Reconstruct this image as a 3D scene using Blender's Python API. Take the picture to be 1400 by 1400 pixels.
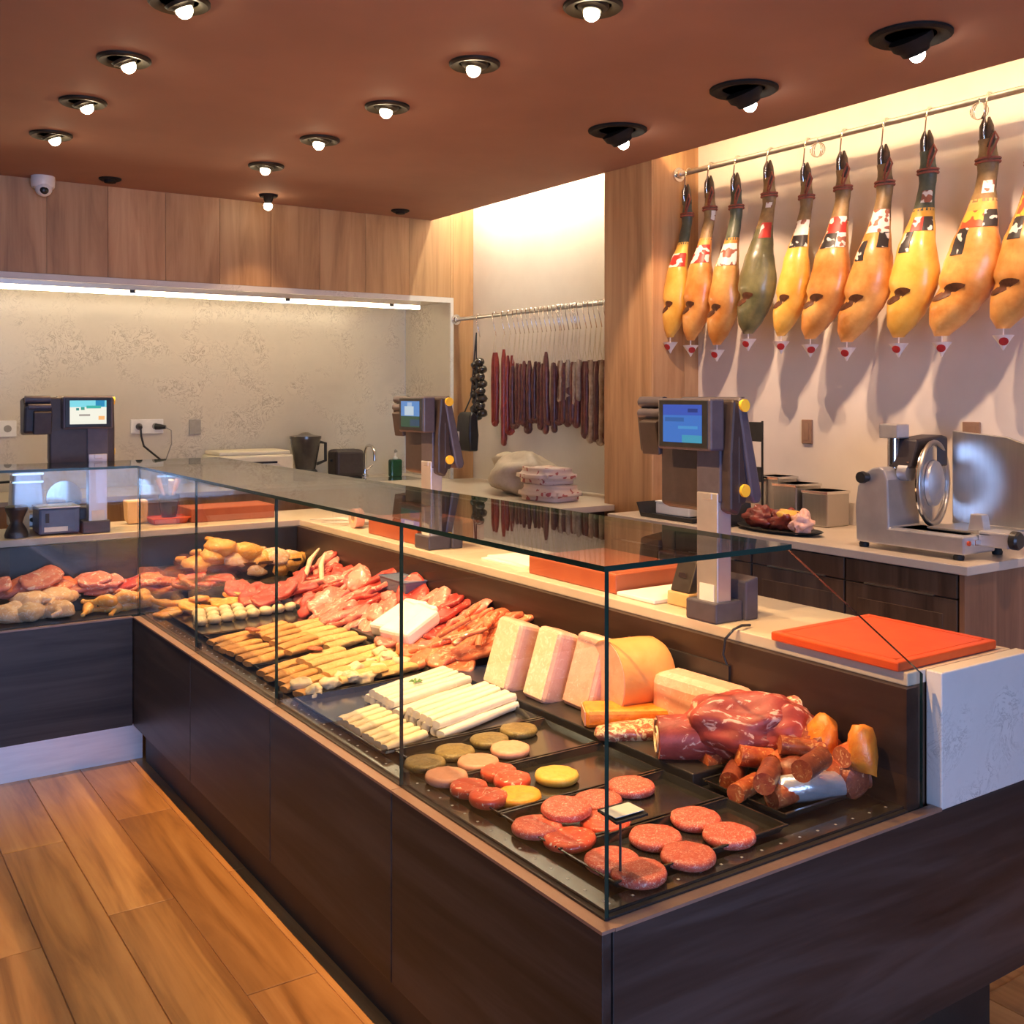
import bpy, bmesh, math, random
from mathutils import Vector, Matrix, noise

# ------------------------------------------------------------------ camera
PI = math.pi
F, TH, YH, EYE = 1440.0, math.radians(34.0), 538.0, 1.5
SN, CS = math.sin(TH), math.cos(TH)
scene = bpy.context.scene
COL = scene.collection
for o in list(bpy.data.objects):
    bpy.data.objects.remove(o)
cam_data = bpy.data.cameras.new('camera')
cam = bpy.data.objects.new('camera', cam_data)
COL.objects.link(cam)
cam.location = (0, 0, EYE)
cam.rotation_euler = (PI / 2, 0, -TH)
cam_data.sensor_width = 36.0
cam_data.lens = F / 1400 * 36.0
cam_data.shift_y = -(700 - YH) / 1400
cam_data.clip_start = 0.05
scene.camera = cam

# ------------------------------------------------------------------ world, daylight, exposure
world = bpy.data.worlds.new('street_daylight')
scene.world = world
world.use_nodes = True
world.node_tree.nodes['Background'].inputs['Color'].default_value = (0.55, 0.72, 1.0, 1)
world.node_tree.nodes['Background'].inputs['Strength'].default_value = 0.6
SPOT_MEAT, SPOT_FLOOR, SPOT_HAM = 64.0, 165.0, 42.0
COVE_EMIT, BAY_EMIT, NICHE_EMIT = 80.0, 90.0, 30.0
day = bpy.data.lights.new('shopfront_daylight', 'AREA')
day.shape = 'RECTANGLE'; day.size = 3.1; day.size_y = 2.0
day.energy = 215.0; day.color = (0.34, 0.50, 1.0)
dayo = bpy.data.objects.new('shopfront_daylight', day)
COL.objects.link(dayo)
dayo.location = (-0.2, -2.75, 1.35)
dayo.rotation_euler = (PI / 2, 0, 0)
vs = scene.view_settings
vs.view_transform = 'Standard'
try: vs.look = 'None'
except Exception: pass
vs.gamma = 1.0
vs.use_curve_mapping = False
vs.exposure = 0.2
WARM = (1.0, 0.64, 0.34)
AMBER = (1.0, 0.55, 0.22)

# ------------------------------------------------------------------ pixel -> point on a known plane
def ray(px, py):
    r = (px - 700) / F; u = (YH - py) / F
    return Vector((SN + r * CS, CS - r * SN, u))
def on_z(px, py, z):
    d = ray(px, py); t = (z - EYE) / d.z
    return Vector((d.x * t, d.y * t, z))
def on_x(px, py, x):
    d = ray(px, py); t = x / d.x
    return Vector((x, d.y * t, EYE + d.z * t))
def on_y(px, py, y):
    d = ray(px, py); t = y / d.y
    return Vector((d.x * t, y, EYE + d.z * t))

# ------------------------------------------------------------------ materials
MATS = {}
def _mat(name):
    m = bpy.data.materials.new(name); m.use_nodes = True
    nt = m.node_tree
    return m, nt, nt.nodes['Principled BSDF']
def _ramp(nt, pts):
    r = nt.nodes.new('ShaderNodeValToRGB')
    e = r.color_ramp.elements
    while len(e) < len(pts): e.new(0.5)
    for el, (p, c) in zip(e, pts):
        el.position = p; el.color = (*c, 1)
    return r
def _coords(nt, stretch=(1, 1, 1), rnd=True):
    tc = nt.nodes.new('ShaderNodeTexCoord')
    mp = nt.nodes.new('ShaderNodeMapping')
    mp.inputs['Scale'].default_value = stretch
    if rnd:
        oi = nt.nodes.new('ShaderNodeObjectInfo')
        mu = nt.nodes.new('ShaderNodeMath'); mu.operation = 'MULTIPLY'; mu.inputs[1].default_value = 23.7
        nt.links.new(oi.outputs['Random'], mu.inputs[0])
        va = nt.nodes.new('ShaderNodeVectorMath'); va.operation = 'ADD'
        nt.links.new(tc.outputs['Object'], va.inputs[0])
        nt.links.new(mu.outputs[0], va.inputs[1])
        nt.links.new(va.outputs[0], mp.inputs['Vector'])
    else:
        nt.links.new(tc.outputs['Object'], mp.inputs['Vector'])
    return mp.outputs['Vector']
def _noise(nt, vec, scale, detail=4, rough=0.55, dist=0.0):
    n = nt.nodes.new('ShaderNodeTexNoise')
    n.inputs['Scale'].default_value = scale
    n.inputs['Detail'].default_value = detail
    n.inputs['Roughness'].default_value = rough
    n.inputs['Distortion'].default_value = dist
    nt.links.new(vec, n.inputs['Vector'])
    return n.outputs['Fac']
def pbr(name, c1, c2=None, scale=6, detail=4, rough=0.5, metal=0.0, lo=0.35, hi=0.65, stretch=(1, 1, 1), bump=0.0,
        bscale=None, coat=0.0, rnd=0.0, dist=0.0, c3=None, sss=0.0, spec=0.5):
    m, nt, b = _mat(name)
    b.inputs['Roughness'].default_value = rough
    b.inputs['Metallic'].default_value = metal
    b.inputs['Coat Weight'].default_value = coat
    b.inputs['Coat Roughness'].default_value = 0.12
    b.inputs['Specular IOR Level'].default_value = spec
    if sss:
        b.inputs['Subsurface Weight'].default_value = sss
        b.inputs['Subsurface Radius'].default_value = (0.02, 0.008, 0.005)
        b.inputs['Subsurface Scale'].default_value = 0.4
    vec = None
    if c2 is None:
        out = None
        b.inputs['Base Color'].default_value = (*c1, 1)
        rgb = nt.nodes.new('ShaderNodeRGB'); rgb.outputs[0].default_value = (*c1, 1)
        out = rgb.outputs[0]
    else:
        vec = _coords(nt, stretch)
        f = _noise(nt, vec, scale, detail, 0.58, dist)
        pts = [(lo, c1), (hi, c2)]
        if c3 is not None: pts.append((min(hi + 0.12, 1), c3))
        r = _ramp(nt, pts)
        nt.links.new(f, r.inputs['Fac'])
        out = r.outputs['Color']
    if rnd:
        oi = nt.nodes.new('ShaderNodeObjectInfo')
        mr = nt.nodes.new('ShaderNodeMapRange')
        mr.inputs['To Min'].default_value = 1 - rnd; mr.inputs['To Max'].default_value = 1 + rnd
        nt.links.new(oi.outputs['Random'], mr.inputs['Value'])
        hs = nt.nodes.new('ShaderNodeHueSaturation')
        nt.links.new(mr.outputs['Result'], hs.inputs['Value'])
        nt.links.new(out, hs.inputs['Color'])
        out = hs.outputs['Color']
    nt.links.new(out, b.inputs['Base Color'])
    if bump:
        if vec is None: vec = _coords(nt, stretch)
        f2 = _noise(nt, vec, bscale or scale * 3, 3)
        bp = nt.nodes.new('ShaderNodeBump')
        bp.inputs['Strength'].default_value = bump
        bp.inputs['Distance'].default_value = 0.004
        nt.links.new(f2, bp.inputs['Height'])
        nt.links.new(bp.outputs['Normal'], b.inputs['Normal'])
    MATS[name] = m
    return m
def emit(name, color, strength):
    m, nt, b = _mat(name)
    b.inputs['Base Color'].default_value = (*color, 1)
    b.inputs['Emission Color'].default_value = (*color, 1)
    b.inputs['Emission Strength'].default_value = strength
    MATS[name] = m
    return m
def wood(name, ca, cb, cc, axis=2, scale=1.0, rough=0.4, rnd=0.15, coat=0.0, spec=0.5):
    """long-grained timber, grain running along the given axis, with soft cathedral figure and knots"""
    m, nt, b = _mat(name)
    st = [9.0, 9.0, 9.0]; st[axis] = 0.8
    vec = _coords(nt, tuple(s * scale for s in st))
    f = _noise(nt, vec, 1.3, 6, 0.6, 1.2)
    st2 = [70.0, 70.0, 70.0]; st2[axis] = 2.2
    vec2 = _coords(nt, tuple(s * scale for s in st2))
    f2 = _noise(nt, vec2, 1.0, 3, 0.5, 0.2)
    mx = nt.nodes.new('ShaderNodeMath'); mx.operation = 'MULTIPLY_ADD'
    mx.inputs[1].default_value = 0.22
    nt.links.new(f2, mx.inputs[0]); nt.links.new(f, mx.inputs[2])
    r = _ramp(nt, [(0.42, ca), (0.60, cb), (0.78, cc)])
    nt.links.new(mx.outputs[0], r.inputs['Fac'])
    oi = nt.nodes.new('ShaderNodeObjectInfo')
    mr = nt.nodes.new('ShaderNodeMapRange')
    mr.inputs['To Min'].default_value = 1 - rnd; mr.inputs['To Max'].default_value = 1 + rnd
    nt.links.new(oi.outputs['Random'], mr.inputs['Value'])
    hs = nt.nodes.new('ShaderNodeHueSaturation')
    nt.links.new(mr.outputs['Result'], hs.inputs['Value'])
    nt.links.new(r.outputs['Color'], hs.inputs['Color'])
    nt.links.new(hs.outputs['Color'], b.inputs['Base Color'])
    b.inputs['Roughness'].default_value = rough
    b.inputs['Coat Weight'].default_value = coat
    b.inputs['Specular IOR Level'].default_value = spec
    bp = nt.nodes.new('ShaderNodeBump'); bp.inputs['Strength'].default_value = 0.12; bp.inputs['Distance'].default_value = 0.002
    nt.links.new(f2, bp.inputs['Height']); nt.links.new(bp.outputs['Normal'], b.inputs['Normal'])
    MATS[name] = m
    return m
def marble(name, base, vein, rough=0.25):
    m, nt, b = _mat(name)
    vec = _coords(nt, (1, 1, 1), False)
    n1 = _noise(nt, vec, 3.2, 7, 0.62, 0.5)
    n2 = _noise(nt, vec, 13.0, 6, 0.7, 2.2)
    # thin broken veins: a narrow band of the fine noise, only where the coarse one is high
    band = _ramp(nt, [(0.475, (0, 0, 0)), (0.505, (1, 1, 1)), (0.535, (0, 0, 0))])
    nt.links.new(n2, band.inputs['Fac'])
    mask = _ramp(nt, [(0.48, (0, 0, 0)), (0.60, (1, 1, 1))])
    nt.links.new(n1, mask.inputs['Fac'])
    mu = nt.nodes.new('ShaderNodeMath'); mu.operation = 'MULTIPLY'
    nt.links.new(band.outputs['Color'], mu.inputs[0]); nt.links.new(mask.outputs['Color'], mu.inputs[1])
    mu2 = nt.nodes.new('ShaderNodeMath'); mu2.operation = 'MULTIPLY'; mu2.inputs[1].default_value = 0.65
    nt.links.new(mu.outputs[0], mu2.inputs[0])
    cloud = _ramp(nt, [(0.3, tuple(c * 0.86 for c in base)), (0.7, base)])
    nt.links.new(n1, cloud.inputs['Fac'])
    mix = nt.nodes.new('ShaderNodeMix'); mix.data_type = 'RGBA'
    nt.links.new(mu2.outputs[0], mix.inputs[0])
    nt.links.new(cloud.outputs['Color'], mix.inputs[6]); mix.inputs[7].default_value = (*vein, 1)
    nt.links.new(mix.outputs[2], b.inputs['Base Color'])
    b.inputs['Roughness'].default_value = rough
    MATS[name] = m
    return m
def flesh(name, lean, lean2, fat, amount=0.6, scale=9.0, stretch=(1, 1, 1), rough=0.38, coat=0.25, rnd=0.18):
    """lean meat with streaks of fat"""
    m, nt, b = _mat(name)
    vec = _coords(nt, stretch)
    n1 = _noise(nt, vec, scale, 5, 0.6, 0.8)
    n2 = _noise(nt, vec, scale * 2.3, 4, 0.6, 1.6)
    r1 = _ramp(nt, [(0.35, lean), (0.62, lean2)])
    nt.links.new(n1, r1.inputs['Fac'])
    r2 = _ramp(nt, [(amount, (0, 0, 0)), (min(amount + 0.06, 1), (1, 1, 1))])
    nt.links.new(n2, r2.inputs['Fac'])
    mix = nt.nodes.new('ShaderNodeMix'); mix.data_type = 'RGBA'
    nt.links.new(r2.outputs['Color'], mix.inputs[0])
    nt.links.new(r1.outputs['Color'], mix.inputs[6]); mix.inputs[7].default_value = (*fat, 1)
    oi = nt.nodes.new('ShaderNodeObjectInfo')
    mr = nt.nodes.new('ShaderNodeMapRange')
    mr.inputs['To Min'].default_value = 1 - rnd; mr.inputs['To Max'].default_value = 1 + rnd
    nt.links.new(oi.outputs['Random'], mr.inputs['Value'])
    hs = nt.nodes.new('ShaderNodeHueSaturation')
    nt.links.new(mr.outputs['Result'], hs.inputs['Value']); nt.links.new(mix.outputs[2], hs.inputs['Color'])
    nt.links.new(hs.outputs['Color'], b.inputs['Base Color'])
    b.inputs['Roughness'].default_value = rough
    b.inputs['Coat Weight'].default_value = coat
    bp = nt.nodes.new('ShaderNodeBump'); bp.inputs['Strength'].default_value = 0.35; bp.inputs['Distance'].default_value = 0.003
    nt.links.new(n2, bp.inputs['Height']); nt.links.new(bp.outputs['Normal'], b.inputs['Normal'])
    MATS[name] = m
    return m
def glass(name, tint=(0.96, 0.985, 0.975), ior=1.5):
    m = bpy.data.materials.new(name); m.use_nodes = True
    nt = m.node_tree; nt.nodes.clear()
    out = nt.nodes.new('ShaderNodeOutputMaterial')
    # reflectance of a thin plate, the same from either side: r0 + (1 - r0) * (1 - |cos|)^5
    r0 = ((ior - 1) / (ior + 1)) ** 2
    lw = nt.nodes.new('ShaderNodeLayerWeight'); lw.inputs['Blend'].default_value = 0.5
    pw_ = nt.nodes.new('ShaderNodeMath'); pw_.operation = 'POWER'; pw_.inputs[1].default_value = 5.0
    nt.links.new(lw.outputs['Facing'], pw_.inputs[0])
    fr = nt.nodes.new('ShaderNodeMath'); fr.operation = 'MULTIPLY_ADD'; fr.inputs[1].default_value = 1 - r0; fr.inputs[2].default_value = r0
    nt.links.new(pw_.outputs[0], fr.inputs[0])
    tr = nt.nodes.new('ShaderNodeBsdfTransparent'); tr.inputs['Color'].default_value = (*tint, 1)
    gl = nt.nodes.new('ShaderNodeBsdfGlossy'); gl.inputs['Roughness'].default_value = 0.0
    mx = nt.nodes.new('ShaderNodeMixShader')
    nt.links.new(fr.outputs[0], mx.inputs[0]); nt.links.new(tr.outputs[0], mx.inputs[1]); nt.links.new(gl.outputs[0], mx.inputs[2])
    nt.links.new(mx.outputs[0], out.inputs['Surface'])
    MATS[name] = m
    return m

wood('oak_floor', (0.28, 0.125, 0.036), (0.45, 0.215, 0.064), (0.55, 0.285, 0.095), axis=1, scale=0.9, rough=0.36, rnd=0.16)
wood('oak_wall', (0.30, 0.155, 0.066), (0.43, 0.235, 0.105), (0.52, 0.31, 0.15), axis=2, scale=0.75, rough=0.5, rnd=0.16)
wood('black_oak', (0.009, 0.0075, 0.0075), (0.026, 0.021, 0.020), (0.050, 0.042, 0.040), axis=0, scale=0.8, rough=0.42, rnd=0.1)
wood('black_oak_long', (0.009, 0.0075, 0.0075), (0.026, 0.021, 0.020), (0.050, 0.042, 0.040), axis=1, scale=0.8, rough=0.42, rnd=0.1)
wood('brown_oak', (0.06, 0.033, 0.02), (0.10, 0.058, 0.036), (0.14, 0.085, 0.055), axis=2, scale=0.9, rough=0.4, rnd=0.1)
pbr('ceiling_paint', (0.275, 0.150, 0.108), (0.33, 0.18, 0.13), scale=1.1, rough=0.8, spec=0.2)
pbr('white_plaster', (0.64, 0.57, 0.51), (0.70, 0.63, 0.56), scale=2.5, rough=0.75, spec=0.25)
marble('pale_stone', (0.62, 0.56, 0.46), (0.13, 0.10, 0.08))
marble('white_stone', (0.72, 0.69, 0.64), (0.20, 0.17, 0.15))
pbr('cream_stone', (0.54, 0.45, 0.36), (0.60, 0.51, 0.41), scale=8, rough=0.3)
pbr('ledge_bronze', (0.30, 0.19, 0.14), (0.34, 0.22, 0.165), scale=4, stretch=(8, 1, 8), rough=0.35, metal=0.35)
pbr('case_black', (0.018, 0.016, 0.016), (0.026, 0.023, 0.022), scale=12, rough=0.35)
pbr('tray_black', (0.014, 0.013, 0.012), (0.022, 0.02, 0.018), scale=20, rough=0.16, coat=0.3)
pbr('plinth_metal', (0.78, 0.80, 0.83), (0.86, 0.88, 0.9), scale=5, stretch=(1, 1, 12), rough=0.4, metal=0.5)
pbr('plinth_black', (0.02, 0.016, 0.014), (0.03, 0.024, 0.02), scale=8, rough=0.5)
pbr('brushed_steel', (0.50, 0.48, 0.46), (0.54, 0.52, 0.50), scale=7, stretch=(1, 12, 1), rough=0.38, metal=1.0)
pbr('satin_aluminium', (0.56, 0.55, 0.56), (0.62, 0.61, 0.62), scale=16, rough=0.42, metal=0.75)
pbr('bright_steel', (0.72, 0.70, 0.68), (0.80, 0.78, 0.76), scale=9, rough=0.14, metal=1.0)
pbr('gunmetal_plastic', (0.030, 0.022, 0.023), (0.040, 0.030, 0.031), scale=40, rough=0.45)
pbr('slate_plastic', (0.065, 0.058, 0.078), (0.08, 0.072, 0.095), scale=30, rough=0.4)
pbr('black_plastic', (0.012, 0.012, 0.013), (0.02, 0.02, 0.021), scale=30, rough=0.35)
pbr('yellow_plastic', (0.85, 0.52, 0.03), (0.92, 0.60, 0.06), scale=30, rough=0.4)
pbr('white_plastic', (0.72, 0.70, 0.66), (0.78, 0.76, 0.72), scale=30, rough=0.35)
pbr('grey_plate', (0.27, 0.25, 0.22), (0.32, 0.30, 0.27), scale=30, rough=0.4)
pbr('orange_board', (0.60, 0.065, 0.010), (0.66, 0.085, 0.015), scale=14, rough=0.42, bump=0.05)
pbr('red_brown_box', (0.34, 0.075, 0.03), (0.40, 0.10, 0.04), scale=6, rough=0.45)
pbr('paper_white', (0.82, 0.80, 0.76), (0.88, 0.86, 0.82), scale=18, rough=0.6, bump=0.1)
pbr('lamp_black', (0.010, 0.009, 0.008), (0.016, 0.014, 0.013), scale=20, rough=0.75, spec=0.2)
pbr('lamp_bronze', (0.028, 0.022, 0.014), (0.04, 0.032, 0.022), scale=20, rough=0.5, metal=0.5)
emit('warm_bulb', (1.0, 0.80, 0.50), 38.0)
emit('cool_bulb', (1.0, 0.93, 0.80), 38.0)
emit('cove_led', (1.0, 0.72, 0.38), COVE_EMIT)
emit('niche_led', (1.0, 0.80, 0.50), NICHE_EMIT)
emit('bay_fill_glow', (1.0, 0.95, 0.74), 130.0)  # glow of the fill tube added over the sausage bay
emit('bay_led', (1.0, 0.86, 0.60), BAY_EMIT)
glass('clear_glass')
glass('plastic_film', (0.92, 0.93, 0.95), 1.45)
pbr('glass_edge', (0.012, 0.028, 0.020), (0.02, 0.045, 0.032), scale=6, rough=0.15)
pbr('rubber_black', (0.01, 0.01, 0.01), rough=0.7)
pbr('bottle_green', (0.008, 0.05, 0.022), (0.012, 0.07, 0.03), scale=20, rough=0.15)
pbr('smoked_plastic', (0.05, 0.045, 0.04), (0.07, 0.065, 0.055), scale=14, rough=0.15, coat=0.4)
pbr('cream_plastic', (0.74, 0.68, 0.52), (0.80, 0.74, 0.58), scale=20, rough=0.4)
pbr('brown_plate', (0.26, 0.15, 0.10), (0.30, 0.18, 0.12), scale=20, rough=0.35)
pbr('slate_blue', (0.10, 0.13, 0.22), (0.125, 0.16, 0.26), scale=20, rough=0.35)
pbr('tan_card', (0.62, 0.40, 0.20), (0.70, 0.47, 0.25), scale=16, rough=0.6)
pbr('pink_plastic', (0.80, 0.36, 0.27), (0.85, 0.42, 0.32), scale=16, rough=0.4)
pbr('ham_yellow', (0.70, 0.34, 0.045), (0.86, 0.52, 0.10), scale=9, detail=6, rough=0.34, coat=0.25, bump=0.5, bscale=22, rnd=0.08, c3=(0.90, 0.58, 0.18))
pbr('ham_orange', (0.56, 0.20, 0.035), (0.78, 0.40, 0.11), scale=9, detail=6, rough=0.34, coat=0.25, bump=0.5, bscale=22, rnd=0.12, c3=(0.88, 0.58, 0.27))
pbr('ham_green', (0.085, 0.085, 0.040), (0.20, 0.18, 0.075), scale=9, detail=6, rough=0.34, coat=0.25, bump=0.5, bscale=22, c3=(0.46, 0.27, 0.07))
pbr('shank_skin', (0.17, 0.10, 0.04), (0.32, 0.21, 0.09), scale=16, detail=5, rough=0.45, bump=0.25, bscale=50, rnd=0.15)
pbr('shank_green', (0.06, 0.075, 0.05), (0.12, 0.13, 0.085), scale=16, detail=5, rough=0.4, bump=0.25, bscale=50)
pbr('hoof_horn', (0.035, 0.020, 0.012), (0.10, 0.055, 0.030), scale=30, rough=0.4)
pbr('rope_red', (0.26, 0.07, 0.04), (0.36, 0.12, 0.07), scale=60, rough=0.8)
pbr('cured_cut', (0.055, 0.018, 0.008), (0.13, 0.042, 0.018), scale=30, rough=0.45, bump=0.3)
pbr('print_red', (0.50, 0.035, 0.025), (0.80, 0.72, 0.62), scale=26, detail=1, lo=0.52, hi=0.56, rough=0.45)
pbr('print_white', (0.78, 0.72, 0.62), (0.30, 0.10, 0.06), scale=30, detail=1, lo=0.55, hi=0.58, rough=0.45)
pbr('print_black', (0.025, 0.02, 0.02), (0.70, 0.64, 0.55), scale=34, detail=1, lo=0.57, hi=0.60, rough=0.45)
pbr('print_gold', (0.72, 0.42, 0.05), (0.55, 0.08, 0.03), scale=28, detail=1, lo=0.54, hi=0.57, rough=0.45)
pbr('cup_white', (0.80, 0.72, 0.66), (0.85, 0.77, 0.71), scale=20, rough=0.4)
pbr('cup_red', (0.42, 0.02, 0.025), (0.50, 0.03, 0.03), scale=20, rough=0.35)
pbr('twine', (0.62, 0.55, 0.42), (0.70, 0.63, 0.50), scale=80, rough=0.8)
pbr('sausage_maroon', (0.085, 0.022, 0.020), (0.16, 0.045, 0.036), scale=30, rough=0.4, bump=0.35, bscale=60, rnd=0.25, coat=0.15)
pbr('sausage_red', (0.22, 0.020, 0.014), (0.32, 0.04, 0.025), scale=30, rough=0.35, bump=0.3, bscale=60, rnd=0.15, coat=0.2)
pbr('sausage_mould', (0.26, 0.17, 0.12), (0.46, 0.37, 0.28), scale=22, rough=0.75, bump=0.3, bscale=60, rnd=0.2)
pbr('pudding_black', (0.022, 0.016, 0.012), (0.07, 0.05, 0.032), scale=40, rough=0.25, coat=0.5, bump=0.3)
pbr('kraft_wrap', (0.42, 0.34, 0.25), (0.54, 0.45, 0.34), scale=12, rough=0.6, bump=0.4, bscale=20)
pbr('spotted_bag', (0.70, 0.55, 0.47), (0.42, 0.10, 0.09), scale=26, detail=1, lo=0.60, hi=0.64, rough=0.55, bump=0.3, bscale=24)
flesh('beef', (0.34, 0.022, 0.018), (0.52, 0.060, 0.045), (0.72, 0.42, 0.34), amount=0.60, scale=16)
flesh('pork', (0.56, 0.13, 0.10), (0.68, 0.23, 0.18), (0.80, 0.56, 0.47), amount=0.56, scale=14)
flesh('chop', (0.58, 0.11, 0.045), (0.70, 0.21, 0.10), (0.84, 0.52, 0.33), amount=0.56, scale=18)
flesh('chicken', (0.72, 0.40, 0.20), (0.82, 0.54, 0.32), (0.86, 0.66, 0.48), amount=0.54, scale=16)
flesh('chicken_orange', (0.74, 0.28, 0.045), (0.84, 0.44, 0.10), (0.88, 0.60, 0.24), amount=0.56, scale=18)
flesh('burger', (0.50, 0.055, 0.035), (0.62, 0.12, 0.08), (0.80, 0.42, 0.34), amount=0.55, scale=75, rough=0.45)
flesh('burger_chunky', (0.56, 0.045, 0.02), (0.66, 0.09, 0.04), (0.88, 0.74, 0.56), amount=0.60, scale=28)
flesh('patty_pink', (0.70, 0.30, 0.19), (0.76, 0.36, 0.24), (0.82, 0.48, 0.36), amount=0.66, scale=60)
flesh('patty_green', (0.13, 0.085, 0.022), (0.22, 0.155, 0.045), (0.36, 0.27, 0.10), amount=0.58, scale=60)
flesh('patty_yellow', (0.74, 0.42, 0.055), (0.82, 0.52, 0.10), (0.88, 0.66, 0.26), amount=0.64, scale=70)
flesh('patty_orange', (0.78, 0.29, 0.02), (0.84, 0.38, 0.04), (0.88, 0.50, 0.12), amount=0.66, scale=70)
flesh('white_roll', (0.78, 0.70, 0.56), (0.84, 0.77, 0.64), (0.88, 0.82, 0.72), amount=0.6, scale=20, rnd=0.05)
flesh('cream_roll', (0.76, 0.60, 0.36), (0.82, 0.68, 0.45), (0.86, 0.75, 0.55), amount=0.6, scale=20, rnd=0.06)
flesh('crumbed', (0.56, 0.235, 0.06), (0.66, 0.33, 0.11), (0.74, 0.44, 0.19), amount=0.58, scale=34, rough=0.6, coat=0.05, rnd=0.16)
flesh('crumbed_pale', (0.64, 0.37, 0.13), (0.72, 0.46, 0.19), (0.80, 0.57, 0.30), amount=0.58, scale=30, rough=0.6, coat=0.05, rnd=0.14)
flesh('cream_ball', (0.72, 0.55, 0.33), (0.80, 0.65, 0.44), (0.86, 0.75, 0.58), amount=0.58, scale=30, rnd=0.10)
flesh('loaf_pink', (0.74, 0.38, 0.28), (0.80, 0.47, 0.36), (0.86, 0.62, 0.52), amount=0.60, scale=26, rnd=0.05)
flesh('loaf_cream', (0.76, 0.55, 0.36), (0.82, 0.63, 0.44), (0.86, 0.73, 0.58), amount=0.53, scale=22, rnd=0.05)
flesh('mortadella', (0.74, 0.36, 0.25), (0.79, 0.43, 0.31), (0.86, 0.62, 0.50), amount=0.64, scale=30, rnd=0.02)
flesh('mortadella_skin', (0.72, 0.30, 0.085), (0.78, 0.38, 0.13), (0.40, 0.16, 0.05), amount=0.70, scale=9, rnd=0.02)
flesh('beef_joint', (0.20, 0.020, 0.016), (0.42, 0.065, 0.050), (0.70, 0.42, 0.33), amount=0.565, scale=7.5, rnd=0.02, coat=0.0, rough=0.5, stretch=(1, 2.2, 1.3))
flesh('ribs', (0.30, 0.05, 0.03), (0.52, 0.17, 0.09), (0.80, 0.58, 0.36), amount=0.48, scale=22, rnd=0.05)
flesh('chorizo', (0.30, 0.040, 0.018), (0.48, 0.12, 0.035), (0.72, 0.36, 0.14), amount=0.57, scale=32, rnd=0.3)
flesh('chorizo_dark', (0.16, 0.030, 0.018), (0.26, 0.06, 0.03), (0.55, 0.28, 0.16), amount=0.62, scale=40)
flesh('sobrassada', (0.70, 0.17, 0.015), (0.80, 0.27, 0.03), (0.84, 0.40, 0.10), amount=0.64, scale=40)
pbr('foil_film', (0.55, 0.55, 0.60), (0.75, 0.74, 0.78), scale=18, rough=0.18, metal=0.6, bump=0.6, bscale=40)
pbr('tray_rim', (0.05, 0.045, 0.04), (0.07, 0.06, 0.055), scale=20, rough=0.12, metal=0.5)
pbr('herb_green', (0.10, 0.24, 0.03), (0.18, 0.34, 0.06), scale=40, rough=0.5)
flesh('cured_red', (0.14, 0.014, 0.010), (0.24, 0.035, 0.02), (0.45, 0.20, 0.12), amount=0.66, scale=20, rnd=0.05)
wood('case_brown', (0.016, 0.008, 0.0055), (0.027, 0.0135, 0.0095), (0.042, 0.022, 0.016), axis=1, scale=0.8, rough=0.4, rnd=0.1)
wood('walnut', (0.17, 0.075, 0.036), (0.25, 0.115, 0.058), (0.32, 0.16, 0.085), axis=2, scale=0.8, rough=0.42, rnd=0.1)

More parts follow.
